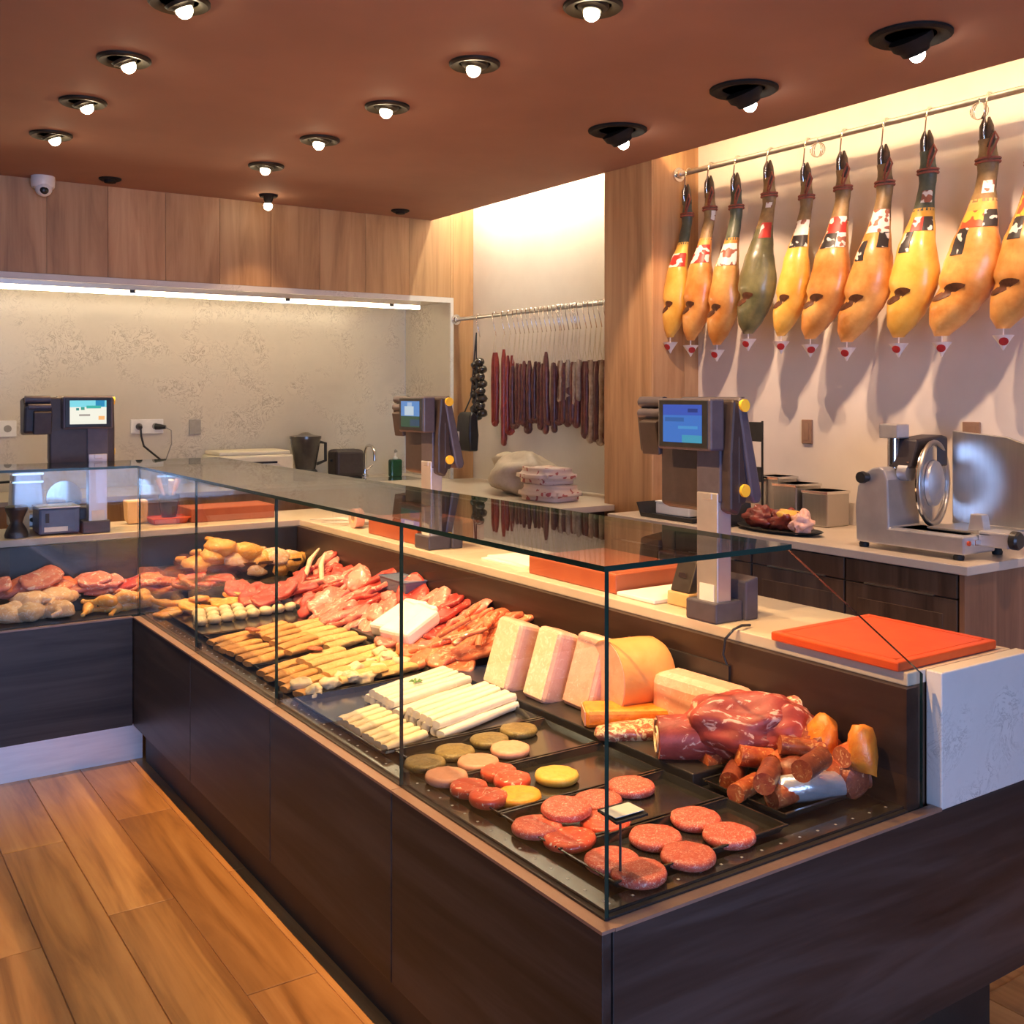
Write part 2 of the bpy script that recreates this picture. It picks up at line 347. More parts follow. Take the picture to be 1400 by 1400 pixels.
# ------------------------------------------------------------------ mesh helpers
class MB:
    """collects vertices and faces; obj() links them as ONE mesh object"""
    def __init__(self): self.v = []; self.f = []; self.mi = []
    def add(self, vs, fs, mi=0):
        n = len(self.v)
        self.v += [Vector(p) for p in vs]
        self.f += [tuple(i + n for i in q) for q in fs]
        self.mi += [mi] * len(fs)
        return self
    def box(self, x0, y0, z0, x1, y1, z1, mi=0):
        vs = [(x0, y0, z0), (x1, y0, z0), (x1, y1, z0), (x0, y1, z0), (x0, y0, z1), (x1, y0, z1), (x1, y1, z1), (x0, y1, z1)]
        return self.add(vs, [(3, 2, 1, 0), (4, 5, 6, 7), (0, 1, 5, 4), (1, 2, 6, 5), (2, 3, 7, 6), (3, 0, 4, 7)], mi)
    def prism(self, poly, axis, a, b, mi=0, mi_side=None):
        """poly of 2-D points extruded along axis from a to b"""
        def P(p, t):
            if axis == 0: return (t, p[0], p[1])
            if axis == 1: return (p[0], t, p[1])
            return (p[0], p[1], t)
        n = len(poly)
        vs = [P(p, a) for p in poly] + [P(p, b) for p in poly]
        self.add(vs, [tuple(range(n)), tuple(range(2 * n - 1, n - 1, -1))], mi)
        k = len(self.v) - 2 * n
        fs = [(k + i, k + n + i, k + n + (i + 1) % n, k + (i + 1) % n) for i in range(n)]
        self.f += fs; self.mi += [mi if mi_side is None else mi_side] * n
        return self
    def loft(self, rings, cap=True, mi=0):
        n = len(rings[0]); vs = [p for r in rings for p in r]
        fs = []
        for k in range(len(rings) - 1):
            for i in range(n):
                j = (i + 1) % n
                fs.append((k * n + i, k * n + j, (k + 1) * n + j, (k + 1) * n + i))
        if cap:
            fs.append(tuple(range(n - 1, -1, -1)))
            fs.append(tuple(range((len(rings) - 1) * n, len(rings) * n)))
        return self.add(vs, fs, mi)
    def tube(self, pts, r, seg=8, cap=True, mi=0):
        pts = [Vector(p) for p in pts]
        rs = r if isinstance(r, (list, tuple)) else [r] * len(pts)
        rings = []; up = Vector((0, 0, 1)); a = None
        for i, p in enumerate(pts):
            t = (pts[min(i + 1, len(pts) - 1)] - pts[max(i - 1, 0)])
            if t.length < 1e-9: t = Vector((0, 0, 1))
            t.normalize()
            if a is None:
                a = t.cross(up)
                if a.length < 1e-3: a = t.cross(Vector((1, 0, 0)))
            a = (a - t * a.dot(t))
            if a.length < 1e-6: a = t.orthogonal()
            a.normalize(); b = t.cross(a)
            rings.append([p + (a * math.cos(2 * PI * k / seg) + b * math.sin(2 * PI * k / seg)) * rs[i] for k in range(seg)])
        return self.loft(rings, cap, mi)
    def lathe(self, prof, seg=20, c=(0, 0, 0), mi=0, cap=True):
        c = Vector(c)
        return self.loft([[c + Vector((r * math.cos(2 * PI * k / seg), r * math.sin(2 * PI * k / seg), z)) for k in range(seg)] for r, z in prof], cap, mi)
    def disc_x(self, c, r, x0, x1, seg=20, axis=0, mi=0):
        """short cylinder along x (axis 0) or y (axis 1)"""
        c = Vector(c); d = Vector((1, 0, 0)) if axis == 0 else Vector((0, 1, 0))
        return self.tube([c + d * x0, c + d * x1], r, seg, True, mi)
    def ell(self, c, rad, nu=14, nv=9, wob=0.0, ws=1.0, seed=0.0, flat=None):
        c = Vector(c); rings = []
        for i in range(nv + 1):
            th = 0.02 + (PI - 0.04) * i / nv; ring = []
            for k in range(nu):
                ph = 2 * PI * k / nu
                d = Vector((math.sin(th) * math.cos(ph), math.sin(th) * math.sin(ph), -math.cos(th)))
                w = 1 + wob * noise.noise(d * ws + Vector((seed, seed * 0.7, -seed)))
                p = Vector((d.x * rad[0], d.y * rad[1], d.z * rad[2])) * w
                if flat is not None and p.z < flat: p.z = flat
                ring.append(c + p)
            rings.append(ring)
        return self.loft(rings)
    def jitter(self, amp, scale, seed=0):
        for p in self.v:
            q = p * scale + Vector((seed * 3.1, seed * 1.7, seed * 2.3))
            p += Vector((noise.noise(q), noise.noise(q + Vector((7, 3, 1))), noise.noise(q + Vector((2, 9, 5))))) * amp
        return self
    def xf(self, m):
        self.v = [m @ p for p in self.v]; return self
    def mesh(self, name, mats, smooth=None):
        me = bpy.data.meshes.new(name)
        me.from_pydata([tuple(p) for p in self.v], [], self.f)
        for m in (mats if isinstance(mats, (list, tuple)) else [mats]):
            me.materials.append(MATS[m])
        for p, k in zip(me.polygons, self.mi): p.material_index = k
        bm = bmesh.new(); bm.from_mesh(me)
        bmesh.ops.recalc_face_normals(bm, faces=bm.faces)
        bm.to_mesh(me); bm.free()
        if smooth is not None:
            for p in me.polygons: p.use_smooth = True
            try: me.set_sharp_from_angle(angle=math.radians(smooth))
            except Exception: pass
        me.update()
        return me
    def obj(self, name, mats, parent=None, smooth=None, bevel=0.0, seg=2, local=False):
        """vertices are in world coordinates unless local; kept relative to the parent's own place"""
        if parent is not None and not local:
            off = world_loc(parent)
            for p in self.v: p -= off
        o = bpy.data.objects.new(name, self.mesh(name, mats, smooth))
        COL.objects.link(o)
        if parent is not None: o.parent = parent
        if bevel:
            md = o.modifiers.new('bevel', 'BEVEL'); md.width = bevel; md.segments = seg; md.limit_method = 'ANGLE'
            md.angle_limit = math.radians(40)
        return o
def world_loc(o):
    p = Vector((0, 0, 0))
    while o is not None:
        p += o.location; o = o.parent
    return p
def tag(o, label=None, cat=None, group=None, kind=None):
    if label: o['label'] = label
    if cat: o['category'] = cat
    if group: o['group'] = group
    if kind: o['kind'] = kind
    return o
def thing(name, label, cat, loc=(0, 0, 0), rz=0.0, group=None, kind=None):
    o = bpy.data.objects.new(name, None)
    o.empty_display_size = 0.05
    COL.objects.link(o)
    o.location = loc; o.rotation_euler = (0, 0, rz)
    return tag(o, label, cat, group, kind)
def one(mb, name, mats, label, cat, loc, rot=(0, 0, 0), group=None, smooth=40, bevel=0.0, mesh=None):
    """a thing that is one mesh, given in local coordinates"""
    if mesh is None: mesh = mb.mesh(name, mats, smooth)
    o = bpy.data.objects.new(name, mesh)
    COL.objects.link(o)
    o.location = loc; o.rotation_euler = rot
    if bevel:
        md = o.modifiers.new('bevel', 'BEVEL'); md.width = bevel; md.segments = 2; md.limit_method = 'ANGLE'
    return tag(o, label, cat, group)
def copy_tree(o, parent=None):
    c = o.copy(); COL.objects.link(c); c.parent = parent
    for ch in list(o.children): copy_tree(ch, c)
    return c
def dup(o, loc, rz=None, label=None, group=None):
    c = copy_tree(o)
    c.location = loc
    if rz is not None: c.rotation_euler = (0, 0, rz)
    if label: c['label'] = label
    if group: c['group'] = group
    return c
def struct(mb, name, mats, parent=None, **k):
    o = mb.obj(name, mats, parent, **k)
    if parent is None: o['kind'] = 'structure'
    return o
def label_struct(o, label, cat): o['label'] = label; o['category'] = cat; o['kind'] = 'structure'; return o
RNG = random.Random(11)
ORD = ['first', 'second', 'third', 'fourth', 'fifth', 'sixth', 'seventh', 'eighth', 'ninth', 'tenth', 'eleventh', 'twelfth', 'thirteenth', 'fourteenth', 'fifteenth', 'sixteenth']

# ------------------------------------------------------------------ key dimensions (metres)
CX, CY = 1.115, 1.38          # outer front corner of the display case
GX, GY = 1.14, 1.405          # planes of the glass
LEDGE, PANEL0 = 0.596, 0.155  # top of the dark panels, underside of the panels
GTOP = 1.206                  # top of the glass lid
LY = 4.40                     # front of the cross case
WX, WZ = 2.0, 0.89            # front edge and height of the marble worktop
LWY = 4.80                    # front edge of the cross worktop
CEIL, CEDGE = 2.593, 3.30     # ceiling height, open edge of the ceiling
BY = 5.80                     # rear wall
RX = 3.61                     # side wall behind the hams
BCX, BCZ = 3.04, 0.955        # rear counter front and top
DECK = 0.60
PY0_ = 3.735

# ------------------------------------------------------------------ setting
floor = struct(MB().box(-3.0, -2.5, -0.06, 3.7, 6.5, -0.004), 'floor', 'oak_floor')
label_struct(floor, 'warm honey oak plank floor with long boards', 'floor')
pw, pl = 0.19, 1.30
plank_mesh = {}
i = 0
x = -1.74
while x < 2.6:
    off = (i * 0.47) % 1.0 * pl
    y = -0.6 - off
    while y < (4.5 if x < 1.15 else 1.5):
        y1 = min(y + pl, 4.52 if x < 1.15 else 1.52); y0 = max(y, -0.6)
        if y1 - y0 > 0.1:
            key = round(y1 - y0, 3)
            if key not in plank_mesh:
                L = y1 - y0
                e = 0.0015
                m = MB()
                m.loft([[(e, e, -0.004), (pw - e, e, -0.004), (pw - e, L - e, -0.004), (e, L - e, -0.004)],
                        [(e, e, -0.001), (pw - e, e, -0.001), (pw - e, L - e, -0.001), (e, L - e, -0.001)],
                        [(e * 2, e * 2, 0), (pw - e * 2, e * 2, 0), (pw - e * 2, L - e * 2, 0), (e * 2, L - e * 2, 0)]])
                plank_mesh[key] = m.mesh('plank', 'oak_floor')
            p = bpy.data.objects.new('plank', plank_mesh[key]); COL.objects.link(p); p.parent = floor
            p.location = (x, y0, 0)
        y += pl
    x += pw; i += 1

ceiling = struct(MB().box(-3.0, -2.5, CEIL, CEDGE, BY, CEIL + 0.07), 'ceiling', 'ceiling_paint')
label_struct(ceiling, 'low taupe brown ceiling with recessed spotlights', 'ceiling')
up = struct(MB().box(2.6, -2.5, 3.00, 3.7, BY + 0.05, 3.06), 'ceiling_cove', 'white_plaster')
label_struct(up, 'white upper ceiling of the light cove above the hams', 'ceiling')
riser = struct(MB().box(2.6, -2.5, CEIL + 0.07, 2.64, BY, 3.0), 'trim_1', 'white_plaster')
label_struct(riser, 'white riser at the back of the light cove', 'trim')
for y0_, y1_, mt_, lab_ in ((-2.2, PY0_ - 0.05, 'cove_led', 'amber strip light hidden on the ceiling edge above the hams'), (PY0_ + 0.40, BY - 0.06, 'bay_led', 'white strip light hidden on the ceiling edge above the sausages')):
    xa, za = (CEDGE - 0.06, CEIL + 0.098) if mt_ == 'cove_led' else (CEDGE - 0.022, CEIL + 0.0705)
    led = MB().box(xa, y0_, za, xa + 0.02, y1_, za + 0.012).obj('cove_light_strip', mt_)
    tag(led, lab_, 'strip light')

wr = struct(MB().box(RX, -2.5, 0, RX + 0.1, BY + 0.1, 3.02), 'wall_right', 'white_plaster')
label_struct(wr, 'white wall behind the hanging hams and sausages', 'wall')
wr2 = MB().box(RX - 0.02, -2.5, 0, RX - 0.0005, 1.3, 2.99)  # out-of-view dark cladding, added so the end glass mirrors no bright wall
wr2 = struct(wr2, 'trim_3', 'brown_oak'); label_struct(wr2, 'unseen dark oak cladding added beyond the ham counter to darken glass reflections', 'cladding')
wl = struct(MB().box(-3.1, -2.5, 0, -3.0, 6.5, 2.7), 'wall_left', 'brown_oak')
label_struct(wl, 'dark oak wall of the customer side', 'wall')
wf = MB()
wf.box(-3.1, -2.6, 0, -1.8, -2.5, 3.02).box(1.4, -2.6, 0, 3.7, -2.5, 3.02).box(-1.8, -2.6, 2.4, 1.4, -2.5, 3.02).box(-1.8, -2.6, 0, 1.4, -2.5, 0.3)
wf = struct(wf, 'wall_front', 'brown_oak'); label_struct(wf, 'dark oak street-side wall with a wide shop window', 'wall')
win = thing('window_1', 'wide shop window facing the street', 'window', (-0.2, -2.55, 0.3), kind='structure')
wm = MB()
for xx in (-1.8, -0.225, 1.35): wm.box(xx, -2.58, 0.3, xx + 0.05, -2.52, 2.4)
wm.box(-1.8, -2.58, 0.3, 1.4, -2.52, 0.35).box(-1.8, -2.58, 2.35, 1.4, -2.52, 2.4)
wm.obj('window_frame', 'black_plastic', win)
for xx in (-1.75, -0.175): MB().box(xx, -2.555, 0.35, xx + 1.525, -2.547, 2.35).obj('pane', 'clear_glass', win)

# rear wall: oak boards over a stone-lined niche
NX, NZ, NY = 3.434, 2.085, 6.40      # niche: right edge, top edge, back
wb = MB()
wb.box(-3.0, BY + 0.012, NZ + 0.03, RX + 0.1, BY + 0.1, 3.02).box(NX + 0.03, BY + 0.012, 0, RX + 0.1, BY + 0.1, NZ + 0.03)
wb.box(-3.0, BY + 0.012, 0, NX + 0.03, BY + 0.1, 0.93)
wb = struct(wb, 'wall_back', 'oak_wall'); label_struct(wb, 'rear wall clad in upright oak boards above the stone niche', 'wall')
bw = 0.30; x = -1.66
bm_ = {}
k = 0
while x < RX - 0.01:
    x1 = min(x + bw, RX)
    if x1 <= NX + 0.02: MB().box(x + 0.001, BY, NZ + 0.028, x1 - 0.001, BY + 0.012, 2.99).obj('board', 'oak_wall', wb)
    else:
        xa = max(x, NX + 0.022)
        if x < NX + 0.022: MB().box(x + 0.001, BY, NZ + 0.028, xa - 0.001, BY + 0.012, 2.99).obj('board', 'oak_wall', wb)
        MB().box(xa + 0.001, BY, 0.0, x1 - 0.001, BY + 0.012, 2.99).obj('board', 'oak_wall', wb)
    x += bw
ni = thing('wall_niche', 'speckled pale stone niche lined on the back, top and side', 'niche', (0.9, NY, 0.92), kind='structure')
for k, (xa, xb) in enumerate(((-3.0, 0.25), (0.25, NX))):
    MB().box(xa + 0.0015, NY, 0.92, xb - 0.0015, NY + 0.03, NZ).obj('back_slab', 'pale_stone', ni)
MB().box(NX, BY + 0.005, 0.92, NX + 0.03, NY, NZ + 0.03).obj('side_slab', 'pale_stone', ni)
MB().box(-3.0, BY + 0.005, NZ, NX, NY, NZ + 0.03).obj('top_slab', 'pale_stone', ni)
MB().box(-3.0, BY - 0.008, NZ - 0.006, NX + 0.022, BY + 0.004, NZ + 0.026).box(NX, BY - 0.008, 0.92, NX + 0.022, BY + 0.004, NZ - 0.006).obj('frame_trim', 'white_stone', ni)
# fluorescent bar under the niche top
nb = thing('niche_strip_light', 'long glowing strip light under the stone niche top', 'strip light', (1.2, BY + 0.06, NZ - 0.02))
MB().box(-1.5, BY + 0.035, NZ - 0.03, 3.24, BY + 0.075, NZ).obj('housing', 'brushed_steel', nb)
MB().tube([(-1.5, BY + 0.055, NZ - 0.042), (3.24, BY + 0.055, NZ - 0.042)], 0.012, 10).obj('tube', 'niche_led', nb, smooth=60)
for xx in (0.52, 1.46, 2.34, 3.02): MB().box(xx, BY + 0.03, NZ - 0.046, xx + 0.03, BY + 0.08, NZ - 0.028).obj('clip', 'black_plastic', nb)

bt_ = thing('bay_fill_tube', 'unseen white fill tube added under the cove ceiling to brighten the sausage bay', 'tube light', (3.42, 4.95, 2.96))  # out-of-view fill lamp, added to brighten the bay wall and counter
MB().box(3.40, 4.15, 2.975, 3.44, 5.72, 2.9995).obj('housing', 'white_plastic', bt_)
MB().tube([(3.42, 4.16, 2.962), (3.42, 5.71, 2.962)], 0.013, 10).obj('tube', 'bay_fill_glow', bt_, smooth=60)

# wooden pilaster between the ham wall and the sausage bay
PX, PY0, PY1 = 3.31, 3.735, 4.085
pil = struct(MB().box(PX + 0.012, PY0 + 0.012, 0, RX, PY1 - 0.012, 3.0), 'trim_2', 'oak_wall')
label_struct(pil, 'oak clad pilaster between the hams and the sausages', 'pilaster')
MB().box(PX, PY0, 0, PX + 0.012, PY1, 3.0).obj('board', 'oak_wall', pil)
for xa, xb in ((PX + 0.013, 3.52), (3.522, RX)): MB().box(xa, PY0, 0, xb, PY0 + 0.012, 3.0).obj('board', 'oak_wall', pil)
MB().box(PX + 0.013, PY1 - 0.012, 0, RX, PY1, 3.0).obj('board', 'oak_wall', pil)

# ------------------------------------------------------------------ ceiling lights
def bulb_light(name, energy, color, size, blend, loc, aim, parent, radius=0.016):
    l = bpy.data.lights.new(name, 'SPOT')
    l.energy = energy; l.color = color; l.spot_size = math.radians(size); l.spot_blend = blend; l.shadow_soft_size = radius
    o = bpy.data.objects.new(name, l); COL.objects.link(o); o.parent = parent
    o.location = loc
    o.rotation_euler = Vector(aim).to_track_quat('-Z', 'Y').to_euler()
    return o
def downlight(x, y, R, label, group, bulbmat, rim, aim, energy, color, size, blend, deep=1.0):
    t = thing('ceiling_spotlight', label, 'spotlight', (x, y, CEIL), group=group)
    m = MB(); m.lathe([(R, -0.001), (R, -0.008), (R * 0.92, -0.014), (R * 0.70, -0.010), (R * 0.62, -0.003), (R * 0.62, -0.001)], 28)
    m.obj('rim', rim, t, smooth=35, local=True)
    d = Vector(aim).normalized()
    c = Vector((d.x * 0.018, d.y * 0.018, -0.022 * deep))
    rings = []
    q = d.to_track_quat('Z', 'Y').to_matrix()
    for r, s in ((R * 0.56, -0.018 * deep), (R * 0.50, 0.008 * deep), (R * 0.38, 0.020 * deep), (R * 0.34, 0.034 * deep), (R * 0.30, 0.036 * deep)):
        rings.append([c + q @ Vector((r * math.cos(2 * PI * k / 20), r * math.sin(2 * PI * k / 20), s)) for k in range(20)])
    hd = MB().loft(rings).obj('swivel_head', rim, t, smooth=35, local=True)
    MB().ell(c + d * (0.036 * deep + 0.004), (0.024, 0.024, 0.024), 14, 9).obj('bulb', bulbmat, hd, smooth=80, local=True)
    bulb_light('lamp', energy, color, size, blend, c + d * (0.036 * deep + 0.032), d, t)
    return t
rows = [[1.74 + 0.605 * k for k in range(6)], [1.70 + 0.628 * k for k in range(6)], [1.30, 1.98, 2.665, 3.37]]
for k, y in enumerate(rows[0]):
    downlight(0.872, y, 0.085, ORD[5 - k] + ' brass rimmed spotlight from the rear wall in the row over the customer aisle', 'spotlights over the customer aisle',
              'warm_bulb', 'lamp_bronze', (0.44, 0.0, -1.0), SPOT_FLOOR, AMBER, 64, 0.9, 0.35)
for k, y in enumerate(rows[1]):
    downlight(1.845, y, 0.085, ORD[5 - k] + ' brass rimmed spotlight from the rear wall in the row above the meat case', 'spotlights above the meat case',
              'warm_bulb', 'lamp_bronze', (-0.14, 0.0, -1.0), SPOT_MEAT, WARM, 78, 0.7, 0.35)
for k, y in enumerate(rows[2]):
    downlight(2.80, y, 0.122, ORD[3 - k] + ' large black spotlight from the pilaster, aimed at the hanging hams', 'black spotlights aimed at the hams',
              'cool_bulb', 'lamp_black', (0.66, 0.0, -1.0), SPOT_HAM, (1.0, 0.66, 0.42), 76, 0.3)
t = downlight(2.128, 5.55, 0.05, 'tiny lit ceiling spotlight close to the rear oak wall', None, 'warm_bulb', 'lamp_black', (0.0, 0.1, -1.0), 8.0, WARM, 80, 0.6)
for x_, lab in ((1.30, 'small unlit black ceiling sensor beside the white dome camera'), (2.96, 'small unlit black ceiling vent at the open ceiling corner')):
    s = MB().lathe([(0.055, 0), (0.055, -0.006), (0.045, -0.012), (0.030, -0.010), (0.028, -0.022), (0.0005, -0.024)], 20)
    one(s, 'ceiling_sensor', 'lamp_black', lab, 'sensor', (x_, 5.58, CEIL))
cm = thing('dome_camera', 'white dome security camera with a dark lens ball under the ceiling', 'camera', (1.008, 5.72, CEIL))
MB().lathe([(0.056, 0), (0.058, -0.02), (0.056, -0.05), (0.052, -0.058), (0.0005, -0.06)], 22).obj('housing', 'white_plastic', cm, smooth=40, local=True)
MB().ell((0, -0.018, -0.062), (0.042, 0.042, 0.042), 16, 10).obj('eyeball', 'white_plastic', cm, smooth=80, local=True)
MB().ell((-0.002, -0.048, -0.075), (0.022, 0.014, 0.022), 12, 8).obj('lens', 'black_plastic', cm, smooth=80, local=True)

# ------------------------------------------------------------------ display cases
def pane(name, x0, y0, z0, x1, y1, z1, parent):
    """a glass plate: the two broad faces clear, the narrow ones dark green"""
    m = MB().box(x0, y0, z0, x1, y1, z1)
    d = (x1 - x0, y1 - y0, z1 - z0); thin = d.index(min(d))
    pairs = {2: (0, 1), 1: (2, 4), 0: (3, 5)}[thin]
    m.mi = [0 if i in pairs else 1 for i in range(6)]
    return m.obj(name, ['clear_glass', 'glass_edge'], parent)
SEAMS = [CY, 2.145, 2.895, 3.645, LY]
case = thing('display_case', 'long dark wood refrigerated meat case with a glass lid facing the aisle', 'display case', (CX, CY, 0))
for a, b in zip(SEAMS[:-1], SEAMS[1:]):
    MB().box(CX, a + 0.002, PANEL0, CX + 0.02, b - 0.002, LEDGE - 0.006).obj('front_panel', 'black_oak_long', case, bevel=0.0015)
MB().box(CX + 0.022, CY, PANEL0, 2.40, CY + 0.02, LEDGE - 0.006).obj('end_panel', 'black_oak', case, bevel=0.0015)
MB().box(CX + 0.02, CY + 0.02, PANEL0, 2.38, LY, DECK - 0.03).obj('carcass', 'case_black', case)
MB().box(CX + 0.05, CY + 0.06, 0, 2.34, LY, PANEL0).obj('plinth', 'plinth_black', case)
for a, b in zip(SEAMS[:-1], SEAMS[1:]):
    MB().box(CX - 0.002, a + (0 if a == CY else 0.001), LEDGE - 0.006, CX + 0.026, b - 0.001, LEDGE).obj('ledge', 'ledge_bronze', case)
MB().box(CX + 0.026, CY - 0.002, LEDGE - 0.006, 2.06, CY + 0.026, LEDGE).obj('ledge', 'ledge_bronze', case)
dk = MB()
dk.box(CX + 0.026, CY + 0.026, DECK - 0.03, 1.98, LY + 0.0, DECK)
dk.obj('deck', 'case_black', case)
# perforated air grille strips along the glass
gr = MB().box(GX + 0.012, GY + 0.012, DECK, GX + 0.05, LY, DECK + 0.006).box(GX + 0.05, GY + 0.012, DECK, 1.98, GY + 0.05, DECK + 0.006)
gr = gr.obj('air_grille', 'tray_black', case)
dots = MB()
for k in range(58):
    yy = GY + 0.04 + k * 0.052
    dots.box(GX + 0.028, yy, DECK + 0.006, GX + 0.033, yy + 0.005, DECK + 0.0066)
for k in range(15):
    xx = GX + 0.03 + k * 0.055
    dots.box(xx, GY + 0.028, DECK + 0.006, xx + 0.005, GY + 0.033, DECK + 0.0066)
d_ = dots.obj('vent_holes', 'satin_aluminium', gr); d_['kind'] = 'stuff'
MB().box(1.68, GY + 0.35, DECK, 1.98, LY, DECK + 0.035).obj('rear_step', 'case_black', case, bevel=0.003)
MB().box(1.98, CY + 0.03, DECK - 0.03, WX + 0.02, LWY, WZ - 0.03).obj('back_panel', 'case_brown', case)
MB().box(WX + 0.02, CY + 0.045, PANEL0, 2.37, LWY, WZ - 0.03).obj('rear_cabinet', 'brown_oak', case)
MB().box(1.972, CY + 0.55, DECK + 0.10, 1.98, CY + 0.95, DECK + 0.20).obj('price_rail', 'case_black', case)
for a, b in zip([GY, 2.151, 2.92, 3.669], [2.151, 2.92, 3.669, 4.415]):
    pane('front_pane', GX, a + 0.0015, LEDGE, GX + 0.008, b - 0.0015, GTOP - 0.010, case)
ep = MB().prism([(GX + 0.008, LEDGE), (2.03, LEDGE), (2.03, WZ - 0.002), (1.60, GTOP - 0.010), (GX + 0.008, GTOP - 0.010)], 1, GY, GY + 0.008, 0, 1)
ep.obj('end_pane', ['clear_glass', 'glass_edge'], case)
pane('lid_pane', GX - 0.008, GY - 0.008, GTOP - 0.010, 1.60, 4.415, GTOP, case)
for yy in (2.151, 2.92, 3.669):
    MB().box(GX + 0.008, yy - 0.012, DECK, GX + 0.02, yy + 0.012, DECK + 0.03).obj('glass_clamp', 'lamp_black', case, bevel=0.002)

LX0 = -1.6
lcase = thing('display_case', 'cross display case of poultry joining the long case at its inner corner', 'display case', (0, LY, 0))
for a, b in ((LX0, -0.55), (-0.55, 0.28), (0.28, CX)):
    MB().box(a + 0.002, LY, PANEL0, b - 0.002, LY + 0.02, LEDGE - 0.006).obj('front_panel', 'black_oak', lcase, bevel=0.0015)
MB().box(LX0, LY + 0.02, PANEL0, 1.975, LWY - 0.02, DECK - 0.03).obj('carcass', 'case_black', lcase)
MB().box(LX0, LY + 0.05, 0, CX + 0.05, LY + 0.08, PANEL0).obj('plinth', 'plinth_metal', lcase)
MB().box(LX0, LY - 0.002, LEDGE - 0.006, CX - 0.002, LY + 0.026, LEDGE).obj('ledge', 'ledge_bronze', lcase)
MB().box(LX0, LY + 0.026, DECK - 0.03, 1.975, LWY - 0.02, DECK).obj('deck', 'case_black', lcase)
MB().box(LX0, LWY - 0.02, DECK - 0.03, 1.975, LWY + 0.02, WZ - 0.03).obj('back_panel', 'case_black', lcase)
MB().box(LX0, LWY + 0.02, PANEL0, 1.975, LWY + 0.40, WZ - 0.03).obj('rear_cabinet', 'brown_oak', lcase)
for a, b in ((LX0, -0.55), (-0.55, 0.28), (0.28, GX)):
    pane('front_pane', a + 0.0015, LY + 0.015, LEDGE, b - 0.0015, LY + 0.023, GTOP - 0.010, lcase)
pane('lid_pane', LX0, LY + 0.017, GTOP - 0.010, 1.60, LY + 0.40, GTOP, lcase)

# marble worktop: one continuous slab round the corner with an upstand at the open end
wt = thing('marble_worktop', 'pale stone worktop running behind both meat cases', 'worktop', (WX, CY, WZ - 0.03))
MB().prism([(WX, CY + 0.042), (2.40, CY + 0.042), (2.40, LWY + 0.42), (LX0, LWY + 0.42), (LX0, LWY), (WX, LWY)], 2, WZ - 0.03, WZ).obj('slab', 'cream_stone', wt, bevel=0.003)
MB().box(2.062, CY, LEDGE - 0.006, 2.415, CY + 0.04, WZ).obj('end_upstand', 'white_stone', wt, bevel=0.003)

# ------------------------------------------------------------------ rear counter below the hams
rc = thing('rear_counter', 'dark oak counter with a pale top standing below the hanging hams', 'counter', (BCX, 1.95, 0))
MB().box(BCX + 0.03, 1.965, 0.09, RX - 0.002, PY0 - 0.01, BCZ - 0.03).obj('body', 'brown_oak', rc)
MB().box(BCX + 0.012, 1.962, 0.09, RX - 0.002, 1.982, BCZ - 0.03).obj('end_panel', 'walnut', rc, bevel=0.002)
MB().box(BCX + 0.08, 2.0, 0.0, RX - 0.002, PY0 - 0.01, 0.09).obj('plinth', 'plinth_black', rc)
MB().box(BCX, 1.945, BCZ - 0.03, RX - 0.002, PY0 - 0.004, BCZ).obj('counter_top', 'cream_stone', rc, bevel=0.003)
for a, b in ((1.99, 2.42), (2.43, 2.86), (2.87, 3.29), (3.30, 3.72)):
    d = MB().box(BCX + 0.012, a, 0.11, BCX + 0.03, b, BCZ - 0.115).obj('door', 'brown_oak', rc, bevel=0.002)
    MB().box(BCX + 0.0105, a + 0.05, 0.16, BCX + 0.013, b - 0.05, BCZ - 0.165).obj('inset_panel', 'brown_oak', d, bevel=0.001)
    dr = MB().box(BCX + 0.012, a, BCZ - 0.11, BCX + 0.03, b, BCZ - 0.035).obj('drawer', 'brown_oak', rc, bevel=0.002)
    MB().box(BCX + 0.006, a + 0.08, BCZ - 0.113, BCX + 0.014, b - 0.08, BCZ - 0.108).obj('pull', 'brushed_steel', dr)
bc = thing('bay_counter', 'plain counter with a white top under the hanging sausages', 'counter', (2.98, 4.03, 0))
MB().box(3.01, 4.09, 0, RX - 0.002, BY - 0.002, BCZ - 0.03).obj('body', 'brown_oak', bc)
MB().prism([(2.98, 4.0), (PX - 0.004, 4.0), (PX - 0.004, PY1 + 0.004), (RX - 0.002, PY1 + 0.004), (RX - 0.002, BY - 0.012), (2.98, BY - 0.012)], 2, BCZ - 0.03, BCZ).obj('counter_top', 'cream_stone', bc, bevel=0.002)
MB().box(-3.0, BY + 0.1, 0.86, NX + 0.03, NY + 0.03, 0.9295).obj('base_slab', 'pale_stone', ni)
nc = thing('niche_counter', 'white stone counter set inside the speckled stone niche', 'counter', (1.0, BY + 0.02, 0.86))
MB().box(-3.0, BY + 0.004, 0.93, NX - 0.002, NY - 0.002, BCZ).obj('counter_top', 'cream_stone', nc, bevel=0.002)
MB().box(2.95, BY + 0.06, BCZ, 3.30, BY + 0.34, BCZ + 0.003).obj('sink_rim', 'bright_steel', nc)
fc = thing('kitchen_faucet', 'slim curved steel faucet on the niche counter', 'faucet', (3.06, 6.26, BCZ))
MB().lathe([(0.024, 0), (0.024, 0.012), (0.014, 0.02), (0.012, 0.05)], 14).obj('base', 'bright_steel', fc, smooth=40, local=True)
MB().tube([(0, 0, 0.04)] + [(0, -0.07 + 0.07 * math.cos(a), 0.15 + 0.06 * math.sin(a)) for a in [PI * k / 8 for k in range(9)]] + [(0, -0.14, 0.11)], 0.009, 8).obj('spout', 'bright_steel', fc, smooth=60, local=True)
